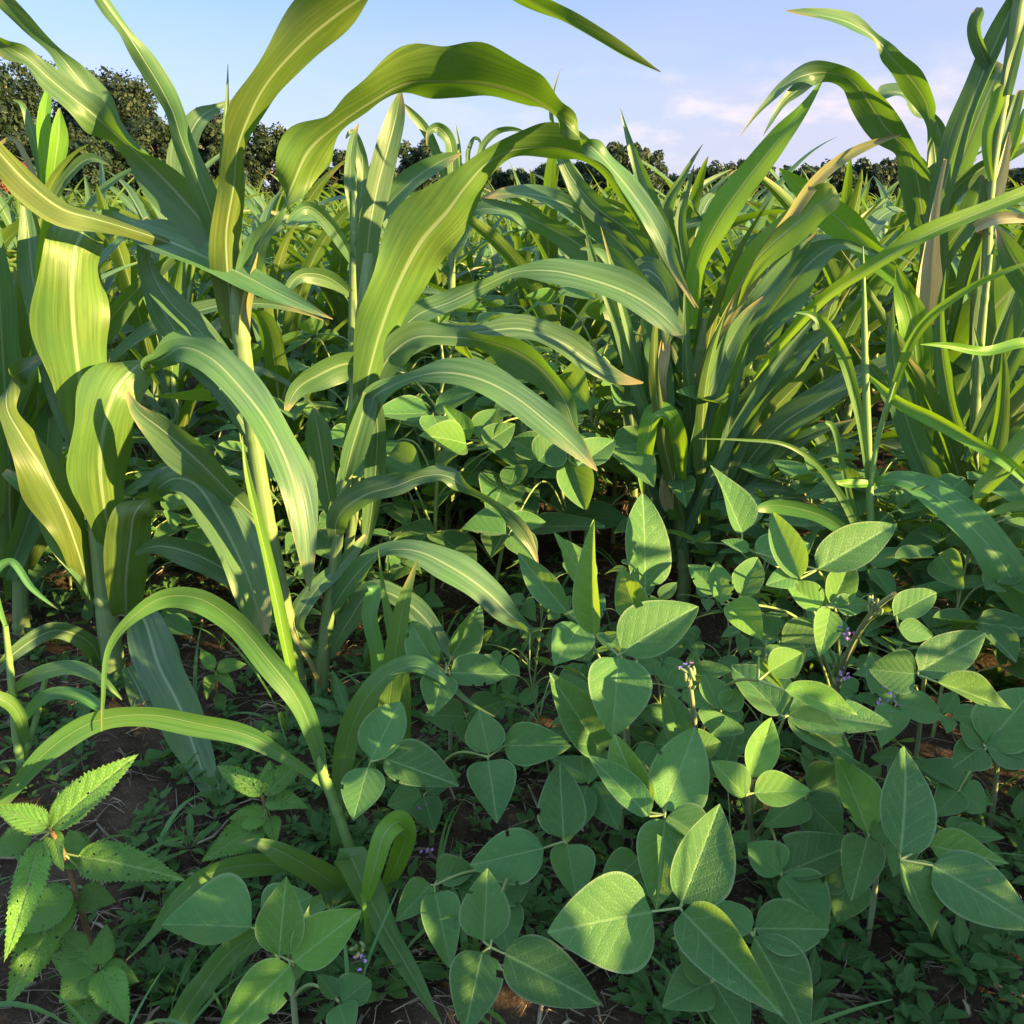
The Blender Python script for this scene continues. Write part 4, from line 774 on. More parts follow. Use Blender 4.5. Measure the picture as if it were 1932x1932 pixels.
tall_plant('sorghum_plant', 'sorghum plant in the middle distance with thin curled leaf tips above the tree line', 'sorghum plant', 2.7,
 [[(850, 900, 0, 14), (852, 700, 0, 14), (852, 500, 0, 14), (850, 380, 0, 12)]],
 [([(852, 400, 0, 12), (832, 310, 0, 18), (800, 242, -.02, 20), (772, 208, -.03, 12), (762, 196, -.03, 2)], {}),
  ([(852, 390, 0, 12), (853, 310, -.02, 24, 15), (846, 262, -.03, 26, 15), (826, 240, -.04, 22, -30), (810, 250, -.05, 12), (806, 275, -.05, 2)], {}),
  ([(856, 400, 0, 10), (900, 310, -.03, 14), (914, 270, -.03, 14), (938, 246, -.04, 13, 30), (965, 242, -.05, 9, 30), (1000, 254, -.05, 1)], {}),
  ([(858, 420, .02, 10), (866, 330, .02, 12), (866, 280, .02, 8), (859, 232, .02, 1)], {}),
  ([(856, 430, .02, 10), (882, 330, .02, 10), (884, 285, .02, 10), (895, 262, .02, 8, -30), (905, 266, .0, 6), (902, 290, 0, 1)], {}),
  ([(850, 440, 0, 12), (800, 380, -.05, 24, -25), (740, 370, -.09, 20, -30), (690, 410, -.12, 4)], {}),
  ([(850, 450, 0, 12), (890, 400, -.05, 26, -25), (950, 400, -.09, 24, -30), (1000, 440, -.12, 4)], {}),
  ([(850, 520, 0, 12), (800, 480, -.05, 28, -25), (750, 510, -.09, 24), (730, 570, -.12, 4)], {})])
tall_plant('sorghum_plant', 'pale sorghum plant behind the slender stalk with leaves standing straight up', 'sorghum plant', 2.3,
 [[(660, 1000, 0, 18), (664, 700, 0, 18), (668, 450, 0, 16), (668, 360, 0, 12)]],
 [([(668, 420, 0, 14), (660, 330, 0, 24, 10), (664, 270, 0, 18, 10), (676, 232, 0, 2)], {}),
  ([(670, 420, 0, 14), (684, 330, .02, 24, 15), (680, 280, .02, 22, -20), (664, 250, .02, 14), (652, 262, .0, 3)], {}),
  ([(668, 500, 0, 14), (620, 420, -.05, 30, -20), (580, 390, -.08, 26, -30), (540, 420, -.1, 4)], {}),
  ([(666, 560, 0, 14), (610, 520, -.05, 34, -25), (565, 520, -.08, 28, -20), (530, 570, -.1, 4)], {}),
  ([(668, 480, 0, 14), (720, 400, -.03, 34, -15), (780, 340, -.05, 40, -25), (840, 300, -.06, 28), (870, 290, -.06, 3)], {})])

tall_plant('sorghum_plant', 'leafy sorghum clump hiding the bare stalks at the right edge', 'sorghum plant', 1.62,
 [[(1830, 1080, 0, 22), (1836, 860, 0, 20), (1850, 640, 0, 16), (1868, 480, 0, 10)]], fan_blades(5, 15, (1800, 1880), (780, 1060), (-34, 40), (330, 560), (-30, 50), (30, 52)))
tall_plant('sorghum_plant', 'leafy sorghum plant at the left edge behind the broad folded leaves', 'sorghum plant', 1.75,
 [[(40, 1200, 0, 30), (36, 1000, 0, 26), (30, 800, 0, 22), (25, 600, 0, 12)]], fan_blades(6, 13, (10, 60), (820, 1130), (-40, 34), (300, 560), (-60, 50), (40, 70)))
# ------------------------------------------------------------------ front soybean plants: trifoliate leaves on long stalks
def soy_plant(label, ground, zs, leaves, mat='soy', flowers=(), stem_px=None, buds=()):
    """ground: px,py of the stem foot; leaves: dict(node=(px,py,z), L=[(bx,by,tx,ty,w,opts)], sz=height on the stem)"""
    g = PZ(ground[0], ground[1], 0.0)
    e = empty('soybean_plant', (g[0], g[1], 0), label, 'soybean plant')
    if stem_px is None:
        top = np.array([np.mean([PZ(*l['node'])[0] for l in leaves]), np.mean([PZ(*l['node'])[1] for l in leaves]), zs])
        top[:2] = g[:2] + (top[:2] - g[:2]) * 0.55
        sp = np.array([g - [0, 0, .03], g + (top - g) * .35 + [0, 0, .03], top])
    else:
        sp = np.array([g - [0, 0, .03]] + [PZ(*p) for p in stem_px])
    tube(MB(), sp, np.linspace(0.0042, 0.0026, len(sp)), 8, n=18).build('stem', M['soystem'], e)
    S = spline(np.column_stack([sp, np.zeros(len(sp))]), 40)[:, :3]
    for l in leaves:
        nd = PZ(*l['node'])
        tz = l.get('sz', nd[2] * 0.55)
        p0 = S[np.argmin(np.abs(S[:, 2] - tz) + 0.15 * np.linalg.norm(S - nd, axis=1))]
        SEED[0] += 1; r = np.random.default_rng(SEED[0])
        mid = (p0 + nd) / 2 + np.array([0, 0, 0.25 * np.linalg.norm((nd - p0)[:2])])
        pm = MB(); tube(pm, [p0, mid, nd], [0.0022, 0.0019, 0.0016], 7, n=16)
        bases = []
        for q in l['L']:
            b = PZ(q[0], q[1], l['node'][2] + (q[5].get('dz', 0) if len(q) > 5 else 0)); bases.append(b)
            if np.linalg.norm(b - nd) > 0.004: tube(pm, [nd, b], [0.0014, 0.0012], 6)
        pet = pm.build('leaf_stalk', M['petiole'], e)
        for q, b in zip(l['L'], bases):
            o = dict(q[5]) if len(q) > 5 else {}
            o.pop('dz', 0)
            nor = nrm(np.array(o.pop('n', (0.05, -0.55, 0.80))) + r.normal(0, 0.10, 3))
            mt = o.pop('m', l.get('m', mat))
            t = plane_tip(b, q[2], q[3], nor)
            W = proj_width(b * .6 + t * .4, q[4], t - b, nor)
            SEED[0] += 1
            W *= 1.10
            kw = dict(pw=r.uniform(.72, .92), fold=r.uniform(8, 34), arch=r.uniform(.0, .05), twist=r.uniform(-.25, .25), rows=23, cols=15, puff=.006, wave=r.uniform(.008, .022), peak=r.uniform(.56, .70), bites=int(r.choice([0, 0, 0, 0, 1, 2])))
            kw.update(o)
            leaflet(MB(), b, t, nor, W, seed=SEED[0], **kw).build('leaflet', M[mt], pet)
    for f in flowers:
        c = PZ(*f); mb = MB(); r = np.random.default_rng(int(f[0]))
        for _ in range(5):
            d = nrm(r.normal(0, 1, 3)); b = c + r.normal(0, .004, 3)
            leaflet(mb, b, b + d * .0055, r.normal(0, 1, 3), .0042, rows=5, cols=5, fold=20)
        mb.build('flower', M['flower'], e)
    for f in buds:
        c = PZ(*f); mb = MB(); r = np.random.default_rng(int(f[0]) + 3)
        for _ in range(5):
            b = c + r.normal(0, .004, 3); d = nrm(np.array([0, 0, 1.0]) + r.normal(0, .5, 3))
            tube(mb, [b, b + d * .005, b + d * .010], [.0012, .0021, .0007], 7, n=6)
        mb.build('flower_bud', M['bud'], e)
    return e
Lf = lambda node, *L, **k: dict(node=node, L=list(L), **k)
LIT = dict(n=(0.45, -0.75, 0.35)); FACE = dict(n=(0.1, -0.9, 0.35)); FLAT = dict(n=(0, -0.25, 0.95)); BACK = dict(n=(-0.75, -0.6, 0.3))
y_ = dict(m='soyyoung')

soy_plant('soybean plant at the bottom centre with three dark flat leaf trios', (985, 1760), 0.16, [
  Lf((925, 1787, .17), (912, 1776, 920, 1638, 98), (910, 1797, 874, 1956, 102), (953, 1800, 1133, 1896, 106)),
  Lf((819, 1671, .14), (813, 1669, 747, 1738, 60), (821, 1684, 850, 1828, 80), (824, 1662, 895, 1640, 62, FLAT)),
  Lf((1066, 1588, .19), (1026, 1600, 886, 1632, 94), (1064, 1582, 1056, 1440, 92), (1070, 1593, 1088, 1702, 92)),
  Lf((940, 1690, .12), (930, 1700, 1000, 1640, 80, FLAT), (930, 1695, 860, 1640, 70, FLAT), (935, 1700, 960, 1800, 80, FLAT)),
 ])
soy_plant('soybean plant left of centre with two dark leaf trios above its thin pale stalks', (815, 1590), 0.18, [
  Lf((921, 1429, .22), (922, 1422, 904, 1338, 74), (951, 1407, 1077, 1407, 77), (921, 1435, 938, 1553, 86)),
  Lf((699, 1438, .22), (701, 1433, 756, 1324, 76), (724, 1431, 866, 1483, 80), (695, 1447, 667, 1548, 76)),
  Lf((800, 1500, .12), (805, 1495, 870, 1460, 52), (795, 1500, 730, 1520, 55), (800, 1505, 820, 1570, 60)),
 ], flowers=[(791, 1524, .13), (801, 1610, .08), (780, 1566, .1)])
soy_plant('soybean plant beside the blue green grass tuft with one yellow lit upper leaf', (850, 1440), 0.22, [
  Lf((841, 1269, .27), (850, 1269, 966, 1274, 58), (835, 1274, 816, 1353, 68), (826, 1256, 776, 1172, 64, dict(n=(-.5, -.6, .6))), (852, 1238, 906, 1143, 62, LIT), (842, 1250, 818, 1175, 22, dict(fold=50, n=(-.6, -.6, .4)))),
  Lf((880, 1350, .16), (884, 1345, 960, 1320, 52), (876, 1352, 800, 1350, 55), (880, 1356, 900, 1420, 60)),
 ])
soy_plant('soybean plant in the middle with a tall folded yellow green leaf standing upright', (1190, 1480), 0.34, [
  Lf((1166, 1236, .40), (1123, 1196, 1121, 980, 62, dict(fold=40, n=(-.6, -.7, .25), m='soyyoung')), (1174, 1232, 1318, 1145, 108, dict(n=(.05, -.6, .75))), (1166, 1240, 1154, 1391, 120, dict(n=(.12, -.75, .6)))),
  Lf((1210, 1165, .40), (1217, 1108, 1212, 930, 86, LIT), (1205, 1163, 1172, 1070, 60, dict(n=(-.75, -.5, .4), m='soyyoung')), (1212, 1160, 1270, 1140, 50, dict(n=(-.7, -.5, .4), m='soyyoung'))),
  Lf((1097, 1177, .36), (1070, 1155, 977, 1043, 58, dict(n=(-.4, -.7, .5))), (1095, 1180, 1046, 1255, 78), (1115, 1110, 1046, 1005, 44, dict(n=(.6, -.6, .4), m='soyyoung')), (1105, 1175, 1140, 1120, 40)),
 ], stem_px=[(1185, 1400, .2), (1160, 1245, .39)])
soy_plant('soybean plant right of centre with a big upright trio and sunlit fleck on one leaf', (1290, 1680), 0.28, [
  Lf((1254, 1538, .32), (1252, 1528, 1312, 1370, 112, dict(n=(.2, -.65, .7))), (1221, 1532, 1160, 1386, 78, dict(n=(-.4, -.6, .6), m='soyyoung')), (1225, 1540, 1108, 1424, 60, dict(fold=36)), (1254, 1546, 1238, 1716, 116), (1260, 1540, 1345, 1600, 70, FLAT)),
  Lf((1120, 1400, .29), (1135, 1420, 1036, 1270, 92, dict(n=(.3, -.8, .4), m='soy')), (1130, 1410, 1110, 1480, 50)),
  Lf((1210, 1620, .2), (1205, 1620, 1130, 1690, 70, FLAT), (1212, 1625, 1240, 1700, 70, FLAT), (1212, 1618, 1290, 1600, 60, FLAT)),
 ])
soy_plant('front soybean plant with the largest leaf, sunlit yellow along its lower edge', (1330, 1840), 0.24, [
  Lf((1283, 1713, .29), (1229, 1720, 1033, 1759, 162, dict(n=(.22, -.62, .75), fold=10)), (1286, 1703, 1358, 1516, 118, dict(n=(.1, -.8, .5))), (1288, 1720, 1478, 1917, 112, dict(n=(-.35, -.6, .7), fold=30)), ),
  Lf((1422, 1768, .22), (1422, 1768, 1522, 1958, 104, dict(n=(.4, -.6, .7))), (1416, 1760, 1330, 1700, 60, FLAT), (1424, 1752, 1564, 1754, 96)),
  Lf((1350, 1850, .16), (1345, 1850, 1410, 1960, 80), (1340, 1850, 1280, 1790, 70, FLAT), (1340, 1855, 1250, 1900, 84, FLAT)),
 ])
soy_plant('soybean plant with a small bright young trio on a hairy stalk right of centre', (1440, 1640), 0.25, [
  Lf((1411, 1498, .33), (1407, 1502, 1342, 1436, 60, y_), (1418, 1466, 1456, 1354, 62, y_), (1423, 1497, 1530, 1491, 64, y_)),
  Lf((1480, 1353, .36), (1472, 1349, 1379, 1257, 88), (1487, 1345, 1684, 1371, 82), (1487, 1350, 1609, 1430, 78, dict(fold=30))),
  Lf((1476, 1648, .22), (1478, 1648, 1620, 1590, 92, FLAT), (1470, 1650, 1410, 1590, 70, FLAT), (1474, 1655, 1560, 1760, 90)),
  Lf((1520, 1500, .24), (1525, 1495, 1610, 1460, 90), (1515, 1505, 1440, 1560, 70), (1520, 1510, 1590, 1580, 84)),
 ], stem_px=[(1425, 1600, .1), (1412, 1540, .22), (1411, 1500, .32)])
soy_plant('soybean plant on the right with a large pale upright leaf and drooping tips', (1640, 1760), 0.22, [
  Lf((1640, 1578, .28), (1637, 1571, 1577, 1426, 78, y_), (1636, 1582, 1606, 1700, 80, dict(fold=24)), (1645, 1580, 1700, 1560, 50)),
  Lf((1698, 1622, .30), (1698, 1611, 1706, 1408, 99), (1698, 1625, 1758, 1768, 92, dict(n=(.35, -.65, .6), fold=30)), (1760, 1633, 1955, 1752, 110), (1753, 1595, 1904, 1630, 66, y_)),
  Lf((1600, 1640, .2), (1595, 1640, 1490, 1640, 84, FLAT), (1600, 1645, 1580, 1740, 80), (1605, 1640, 1650, 1600, 60)),
 ])
soy_plant('soybean plant at the right edge with round grey green leaflets', (1870, 1560), 0.26, [
  Lf((1855, 1407, .32), (1853, 1403, 1812, 1362, 62), (1853, 1409, 1797, 1449, 64), (1861, 1406, 1950, 1300, 104), (1862, 1410, 1960, 1440, 70)),
  Lf((1810, 1490, .22), (1805, 1490, 1720, 1440, 60, FLAT), (1812, 1495, 1860, 1530, 60), (1806, 1495, 1760, 1540, 60)),
 ])
soy_plant('soybean plant on the right with two broad folded leaflets above a purple flowered stem', (1720, 1500), 0.36, [
  Lf((1731, 1273, .42), (1727, 1272, 1639, 1263, 82, dict(n=(-.2, -.7, .65), fold=22)), (1733, 1268, 1861, 1194, 82, dict(n=(.1, -.7, .7))), (1768, 1287, 1911, 1341, 58, dict(fold=34, m='soyyoung'))),
  Lf((1690, 1330, .3), (1690, 1325, 1640, 1230, 66), (1694, 1330, 1780, 1350, 60), (1688, 1335, 1660, 1410, 60)),
 ], flowers=[(1694, 1317, .33), (1690, 1300, .34), (1670, 1330, .32)])
soy_plant('tall soybean plant whose hairy stem ends in pale buds beside a long leaf stalk', (1310, 1560), 0.40, [
  Lf((1431, 1284, .43), (1450, 1268, 1514, 1232, 62, dict(n=(.3, -.7, .6), m='soyyoung')), (1432, 1240, 1478, 1300, 26, dict(m='soyyoung', fold=40, n=(-.6, -.6, .4))), (1480, 1302, 1620, 1350, 46, dict(fold=34, m='soyyoung'))),
  Lf((1360, 1340, .36), (1356, 1338, 1330, 1275, 60, FLAT), (1360, 1345, 1345, 1390, 80, dict(n=(.2, -.7, .6))), (1364, 1340, 1400, 1300, 50)),
  Lf((1290, 1420, .28), (1285, 1415, 1255, 1300, 62), (1295, 1420, 1360, 1400, 60), (1290, 1425, 1270, 1480, 60)),
 ], stem_px=[(1312, 1430, .2), (1310, 1360, .36), (1300, 1280, .45)], buds=[(1300, 1285, .455), (1316, 1280, .455)], flowers=[(1296, 1256, .44)])
soy_plant('tall soybean plant with bright young trio and broad leaf pointing right beside the thin grass', (1560, 1440), 0.42, [
  Lf((1542, 1075, .50), (1543, 1075, 1690, 988, 80), (1509, 1092, 1457, 966, 66, dict(n=(-.3, -.75, .5))), (1500, 1086, 1445, 1104, 44), (1426, 1043, 1528, 1025, 62), ),
  Lf((1400, 1030, .50), (1400, 1006, 1341, 878, 58, LIT), (1412, 1040, 1360, 1020, 26, dict(fold=40))),
  Lf((1560, 1146, .46), (1549, 1145, 1481, 1100, 52, y_), (1567, 1143, 1608, 1056, 62, y_), (1566, 1150, 1546, 1238, 50, y_), (1560, 1138, 1518, 1102, 36, dict(m='soyyoung', n=(-.7, -.5, .4))), (1575, 1145, 1640, 1140, 40)),
  Lf((1690, 1160, .46), (1686, 1163, 1767, 1119, 55), (1695, 1185, 1760, 1200, 36)),
  Lf((1410, 1140, .42), (1395, 1125, 1430, 1052, 60), (1355, 1120, 1298, 1065, 48), (1372, 1140, 1438, 1208, 62, y_), (1360, 1140, 1350, 1060, 46)),
  Lf((1470, 1210, .36), (1465, 1205, 1410, 1170, 74), (1475, 1212, 1560, 1190, 70), (1470, 1216, 1500, 1280, 70)),
 ], stem_px=[(1575, 1330, .2), (1600, 1230, .36), (1650, 1150, .46), (1688, 1120, .50)], flowers=[(1596, 1192, .41), (1606, 1198, .41), (1600, 1204, .40), (1590, 1270, .33), (1596, 1276, .33)], buds=[(1655, 1140, .47), (1640, 1152, .46)])
soy_plant('soybean plant at the bottom left with a bright trio over one dark round leaf', (560, 1960), 0.16, [
  Lf((545, 1812, .20), (527, 1803, 541, 1653, 80, dict(m='soyyoung', n=(-.2, -.7, .6))), (555, 1816, 682, 1718, 86, y_), (548, 1822, 408, 1965, 96, y_)),
  Lf((490, 1755, .13), (474, 1750, 306, 1745, 120, FLAT), (500, 1740, 590, 1690, 92, FLAT)),
  Lf((640, 1890, .12), (636, 1886, 600, 1840, 40, FLAT), (645, 1890, 700, 1850, 60, FLAT), (640, 1895, 660, 1960, 60, FLAT)),
 ], flowers=[(686, 1810, .17)], buds=[(683, 1795, .18)])
soy_plant('half hidden soybean plant between the centre stalk and the folded clump', (1085, 1080), 0.4, [
  Lf((905, 830, .50), (880, 838, 790, 822, 62, dict(n=(.5, -.6, .6), m='soyyoung')), (886, 830, 835, 765, 40, dict(fold=40, m='soyyoung')), (912, 832, 940, 770, 58), (915, 838, 972, 800, 48)),
  Lf((1010, 860, .46), (1016, 870, 1060, 820, 70, dict(n=(.3, -.8, .4))), (1020, 860, 960, 830, 60), ),
  Lf((1075, 870, .46), (1072, 866, 1105, 962, 74, FACE), (1090, 880, 1160, 830, 60)),
  Lf((960, 1010, .3), (955, 1008, 866, 1000, 60), (965, 1012, 1010, 1060, 60), (962, 1005, 1030, 985, 50)),
 ])

# ------------------------------------------------------------------ serrated weeds
def nettle(label, name, ground, stem, leaves, mat='nettle', cat='weed'):
    g = PZ(ground[0], ground[1], 0.0); e = empty(name, (g[0], g[1], 0), label, cat)
    sp = np.array([g - [0, 0, .02]] + [PZ(*p) for p in stem])
    tube(MB(), sp, np.linspace(0.0042, 0.0026, len(sp)), 8, n=16).build('stem', M['redstem'], e)
    for q in leaves:
        o = dict(q[6]) if len(q) > 6 else {}
        SEED[0] += 1; r = np.random.default_rng(SEED[0])
        nor = nrm(np.array(o.pop('n', (0, -0.45, 0.85))) + r.normal(0, .08, 3)); b = PZ(q[0], q[1], q[5])
        t = plane_tip(b, q[2], q[3], nor); W = proj_width(b * .6 + t * .4, q[4], t - b, nor)
        k = np.argmin(np.linalg.norm(sp - b, axis=1)); 
        if np.linalg.norm(sp[k] - b) > .006:
            lf0 = MB(); tube(lf0, [sp[k], b], [.0016, .0012], 6); pass
        kw = dict(rows=49, cols=21, serr=.16, holes=.010, fold=r.uniform(8, 20), peak=.6, pw=.9, puff=.014, droop=.10, wave=.02); kw.update(o)
        lo = leaflet(MB(), b, t, nor, W, seed=SEED[0], **kw).build('leaf', M[mat], e)
        if np.linalg.norm(sp[k] - b) > .006: lf0.build('leaf_stalk', M['petiole'], lo)
nettle('large bright green weed at the left with chewed saw toothed leaves on a reddish stem', 'serrated_weed', (180, 1850), [(165, 1760, .05), (145, 1690, .12), (120, 1610, .19), (96, 1568, .23)], [
  (96, 1562, 255, 1422, 78, .23, dict(n=(.1, -.7, .6))), (150, 1616, 340, 1652, 84, .19), (76, 1585, 10, 1812, 66, .22, dict(n=(.6, -.6, .6))), (90, 1560, -10, 1520, 60, .24, dict(n=(.3, -.6, .7))),
  (60, 1575, -20, 1610, 60, .22), (140, 1690, 20, 1760, 96, .13), (150, 1690, 216, 1700, 60, .12), (90, 1560, 60, 1518, 26, .24), (150, 1640, 130, 1560, 64, .17), (130, 1680, 10, 1900, 90, .12, dict(n=(.3, -.6, .7))),
  (100, 1570, 115, 1640, 40, .22)])
nettle('low broad leaved weed rosette at the bottom left below the reddish stem', 'broad_weed', (180, 1890), [(185, 1850, .04), (190, 1810, .07)], [
  (190, 1830, 240, 1930, 74, .07), (175, 1830, 110, 1890, 80, .07), (190, 1820, 200, 1740, 48, .08), (180, 1830, 90, 1800, 60, .07), (170, 1840, 150, 1960, 80, .06), (160, 1800, 110, 1760, 50, .08), (195, 1825, 260, 1850, 50, .07)], mat='nettle')
nettle('small weed with pale chewed leaves beside the hanging sorghum tip', 'serrated_weed', (520, 1610), [(512, 1570, .05), (500, 1520, .11), (494, 1500, .13)], [
  (494, 1500, 405, 1438, 44, .13, dict(holes=.05)), (500, 1500, 572, 1432, 50, .13, dict(holes=.045)), (502, 1508, 580, 1520, 50, .12, dict(holes=.045)), (498, 1496, 508, 1432, 30, .13, dict(holes=.045)),
  (500, 1555, 378, 1620, 66, .08, dict(holes=.01)), (505, 1545, 430, 1540, 50, .09, dict(holes=.01)), (510, 1540, 520, 1590, 40, .09)])
nettle('young weed seedling with two pairs of pointed leaves on bare soil', 'weed_seedling', (408, 1330), [(408, 1300, .05), (407, 1272, .09)], [
  (409, 1264, 466, 1250, 28, .1, dict(holes=0)), (404, 1264, 376, 1222, 28, .1, dict(holes=0)), (409, 1270, 445, 1305, 28, .09, dict(holes=0)), (404, 1272, 388, 1316, 26, .09, dict(holes=0)), (404, 1300, 382, 1290, 24, .06, dict(holes=0)), (410, 1310, 424, 1340, 26, .05, dict(holes=0))])
nettle('weed with ragged dark lobed leaves at the foot of the slender stalk', 'lobed_weed', (660, 1380), [(655, 1350, .03)], [
  (650, 1350, 560, 1372, 34, .04, dict(serr=.4, holes=0)), (650, 1345, 470, 1375, 40, .04, dict(serr=.35, holes=0)), (655, 1345, 625, 1260, 34, .05, dict(serr=.35, holes=0)), (655, 1350, 580, 1310, 26, .04, dict(serr=.4, holes=0))], mat='weed')
def rosette(label, name, px, py, n, len_px, w_px, mat='weed', seed=0, serr=.12, lift=.35):
    g = PZ(px, py, 0.0); g[2] = float(ground_z(g[0], g[1])); e = empty(name, tuple(g), label, 'weed'); r = np.random.default_rng(seed)
    k = depth(g) / F
    for i in range(n):
        a = i * 2.4 + r.uniform(-.3, .3); el = r.uniform(.05, lift); L = len_px * k * r.uniform(.7, 1.15)
        d = np.array([math.cos(a) * math.cos(el), math.sin(a) * math.cos(el), math.sin(el)])
        b = g + np.array([0, 0, .008]) + d * .004
        leaflet(MB(), b, b + d * L, np.array([0, 0, 1.]) + r.normal(0, .15, 3), w_px * k * r.uniform(.8, 1.15), rows=21, cols=9, serr=serr, peak=1.3, pw=.8, fold=r.uniform(5, 20), arch=.05, seed=int(r.integers(1e6))).build('leaf', M[mat], e)
rosette('flat weed rosette with wavy spoon leaves on the soil at the lower right', 'weed_rosette', 1590, 1810, 9, 78, 36, seed=1)
rosette('dark weed rosette between soybeans and straw near the right bottom corner', 'weed_rosette', 1760, 1800, 10, 62, 28, seed=2)
rosette('small cut leaved weed in the bottom right corner', 'weed_rosette', 1820, 1870, 12, 52, 26, seed=3, serr=.4, lift=.6)
rosette('small lobed weed left of the corner weed at the bottom right', 'weed_rosette', 1890, 1780, 10, 44, 24, seed=4, serr=.4, lift=.6)
rosette('toothed weed rosette at the bottom edge under the front soybean', 'weed_rosette', 1240, 1920, 9, 84, 34, seed=5, serr=.25, lift=.6)
rosette('pale seedling weed at the bottom edge left of the grass blade', 'weed_rosette', 720, 1890, 8, 62, 30, mat='nettle', seed=6, serr=.25, lift=.8)
rosette('round leaved weed beside the bottom left soybean', 'weed_rosette', 320, 1850, 10, 62, 34, seed=7, serr=.15, lift=.6)
rosette('narrow leaved weed rosette on the straw in the left middle', 'weed_rosette', 360, 1620, 8, 66, 16, seed=8, serr=.1, lift=.9)
rosette('thistle like grey weed behind the slender stalk foot', 'weed_rosette', 690, 1270, 14, 60, 18, seed=9, serr=.5, lift=1.2)
rosette('small dark weed in the shadow left of the soybean clump', 'weed_rosette', 950, 1240, 12, 56, 20, seed=10, serr=.4, lift=1.0)
# ------------------------------------------------------------------ the crop behind
SV = [variant(sorghum_parts(100 + i, h=0.50 + 0.035 * (i % 4), nl=8 + i % 3)) for i in range(8)]
SOYV = [variant(soy_parts(300 + i, h=0.36 + 0.04 * (i % 4), nl=8 + i % 3, size=0.098 + 0.007 * (i % 3))) for i in range(7)]
def half(Y): return 0.58 * (Y * CP + 0.25) + 0.15
def region(x, Y):
    k = x / half(Y)
    return 'left' if k < -0.33 else ('right' if k > 0.33 else 'middle')
MIDL = {'left': 'green sorghum plant in the crop on the left behind the tall front plants',
        'middle': 'green sorghum plant in the crop behind the soybeans in the middle of the field',
        'right': 'green sorghum plant in the thick crop on the right behind the fanned clump'}
FARL = {'left': 'small far sorghum plant in the field below the tall dark trees on the left',
        'middle': 'small far sorghum plant in the sunlit field under the gap in the tree line',
        'right': 'small far sorghum plant in the field below the low tree line on the right'}
SOYL = {'left': 'low soybean plant growing among the sorghum stalks on the left',
        'middle': 'shaded soybean plant in the dense patch between the two sorghum groups',
        'right': 'low soybean plant growing under the sorghum on the right'}
def put_sorghum(x, Y, s, rz=None):
    k = region(x, Y)
    i = int(rng.integers(len(SV)))
    instance(SV[i], 'sorghum_plant', (x, Y, 0), rng.uniform(0, 6.28) if rz is None else rz, s, MIDL[k], 'sorghum plant',
             {'left': 'sorghum plants in the left of the crop', 'middle': 'sorghum plants in the middle of the crop', 'right': 'sorghum plants in the right of the crop'}[k],
             tilt=(rng.uniform(-.08, .08), rng.uniform(-.08, .08)))
def put_soy(x, Y, s):
    k = region(x, Y)
    i = int(rng.integers(len(SOYV)))
    instance(SOYV[i], 'soybean_plant', (x, Y, 0), rng.uniform(0, 6.28), s, SOYL[k], 'soybean plant',
             {'left': 'soybean plants among the left sorghum', 'middle': 'soybean plants in the middle patch', 'right': 'soybean plants under the right sorghum'}[k],
             tilt=(rng.uniform(-.12, .12), rng.uniform(-.12, .12)))
pts = []
def scatter(n, x0, x1, y0, y1, dmin, fn, tries=60, follow=False):
    loc = []
    for _ in range(n * tries):
        if len(loc) >= n: break
        Y = rng.uniform(y0, y1)
        x = rng.uniform(-half(Y), half(Y)) if follow else rng.uniform(x0, x1)
        if all((x - a) ** 2 + (Y - b) ** 2 > dmin ** 2 for a, b in loc):
            loc.append((x, Y)); fn(x, Y)
# sorghum close behind the front plants
scatter(13, -2.1, -0.95, 1.75, 3.3, 0.24, lambda x, Y: put_sorghum(x, Y, rng.uniform(1.0, 1.25)))
scatter(7, -0.9, -0.45, 2.3, 3.3, 0.22, lambda x, Y: put_sorghum(x, Y, rng.uniform(0.9, 1.1)))
scatter(20, 0.75, 2.3, 2.3, 3.7, 0.22, lambda x, Y: put_sorghum(x, Y, rng.uniform(0.95, 1.2)))
scatter(16, -0.05, 1.0, 2.45, 3.5, 0.2, lambda x, Y: put_sorghum(x, Y, rng.uniform(1.02, 1.25)))
scatter(7, -0.6, -0.1, 2.9, 3.6, 0.2, lambda x, Y: put_sorghum(x, Y, rng.uniform(1.0, 1.2)))
scatter(50, 0, 0, 3.3, 6.2, 0.24, lambda x, Y: put_sorghum(x, Y, rng.uniform(0.98, 1.26)), follow=True)
# soybeans
scatter(54, -0.6, 0.5, 1.9, 3.6, 0.12, lambda x, Y: put_soy(x, Y, rng.uniform(1.1, 1.5)))
scatter(10, 0.45, 1.7, 1.75, 3.0, 0.2, lambda x, Y: put_soy(x, Y, rng.uniform(0.75, 1.05)))
scatter(14, -1.7, -0.5, 1.85, 3.2, 0.2, lambda x, Y: put_soy(x, Y, rng.uniform(0.75, 1.05)))
scatter(12, 0.72, 1.25, 1.2, 1.8, 0.17, lambda x, Y: put_soy(x, Y, rng.uniform(0.8, 1.1)))
def put_low(x, Y):
    instance(SOYV[int(rng.integers(len(SOYV)))], 'soybean_plant', (x, Y, 0), rng.uniform(0, 6.28), rng.uniform(.50, .66),
             'short dark soybean plant in the shade under the front soybean leaves', 'soybean plant', 'short soybeans under the front row')
scatter(14, 0.02, 0.62, 0.98, 1.55, 0.15, put_low)
def put_low_left(x, Y):
    instance(SOYV[int(rng.integers(len(SOYV)))], 'soybean_plant', (x, Y, 0), rng.uniform(0, 6.28), rng.uniform(.55, .85),
             'short dark soybean plant between the feet of the left sorghum stalks', 'soybean plant', 'short soybeans between the left stalks')
scatter(18, -1.15, -0.15, 1.65, 2.5, 0.15, put_low_left)
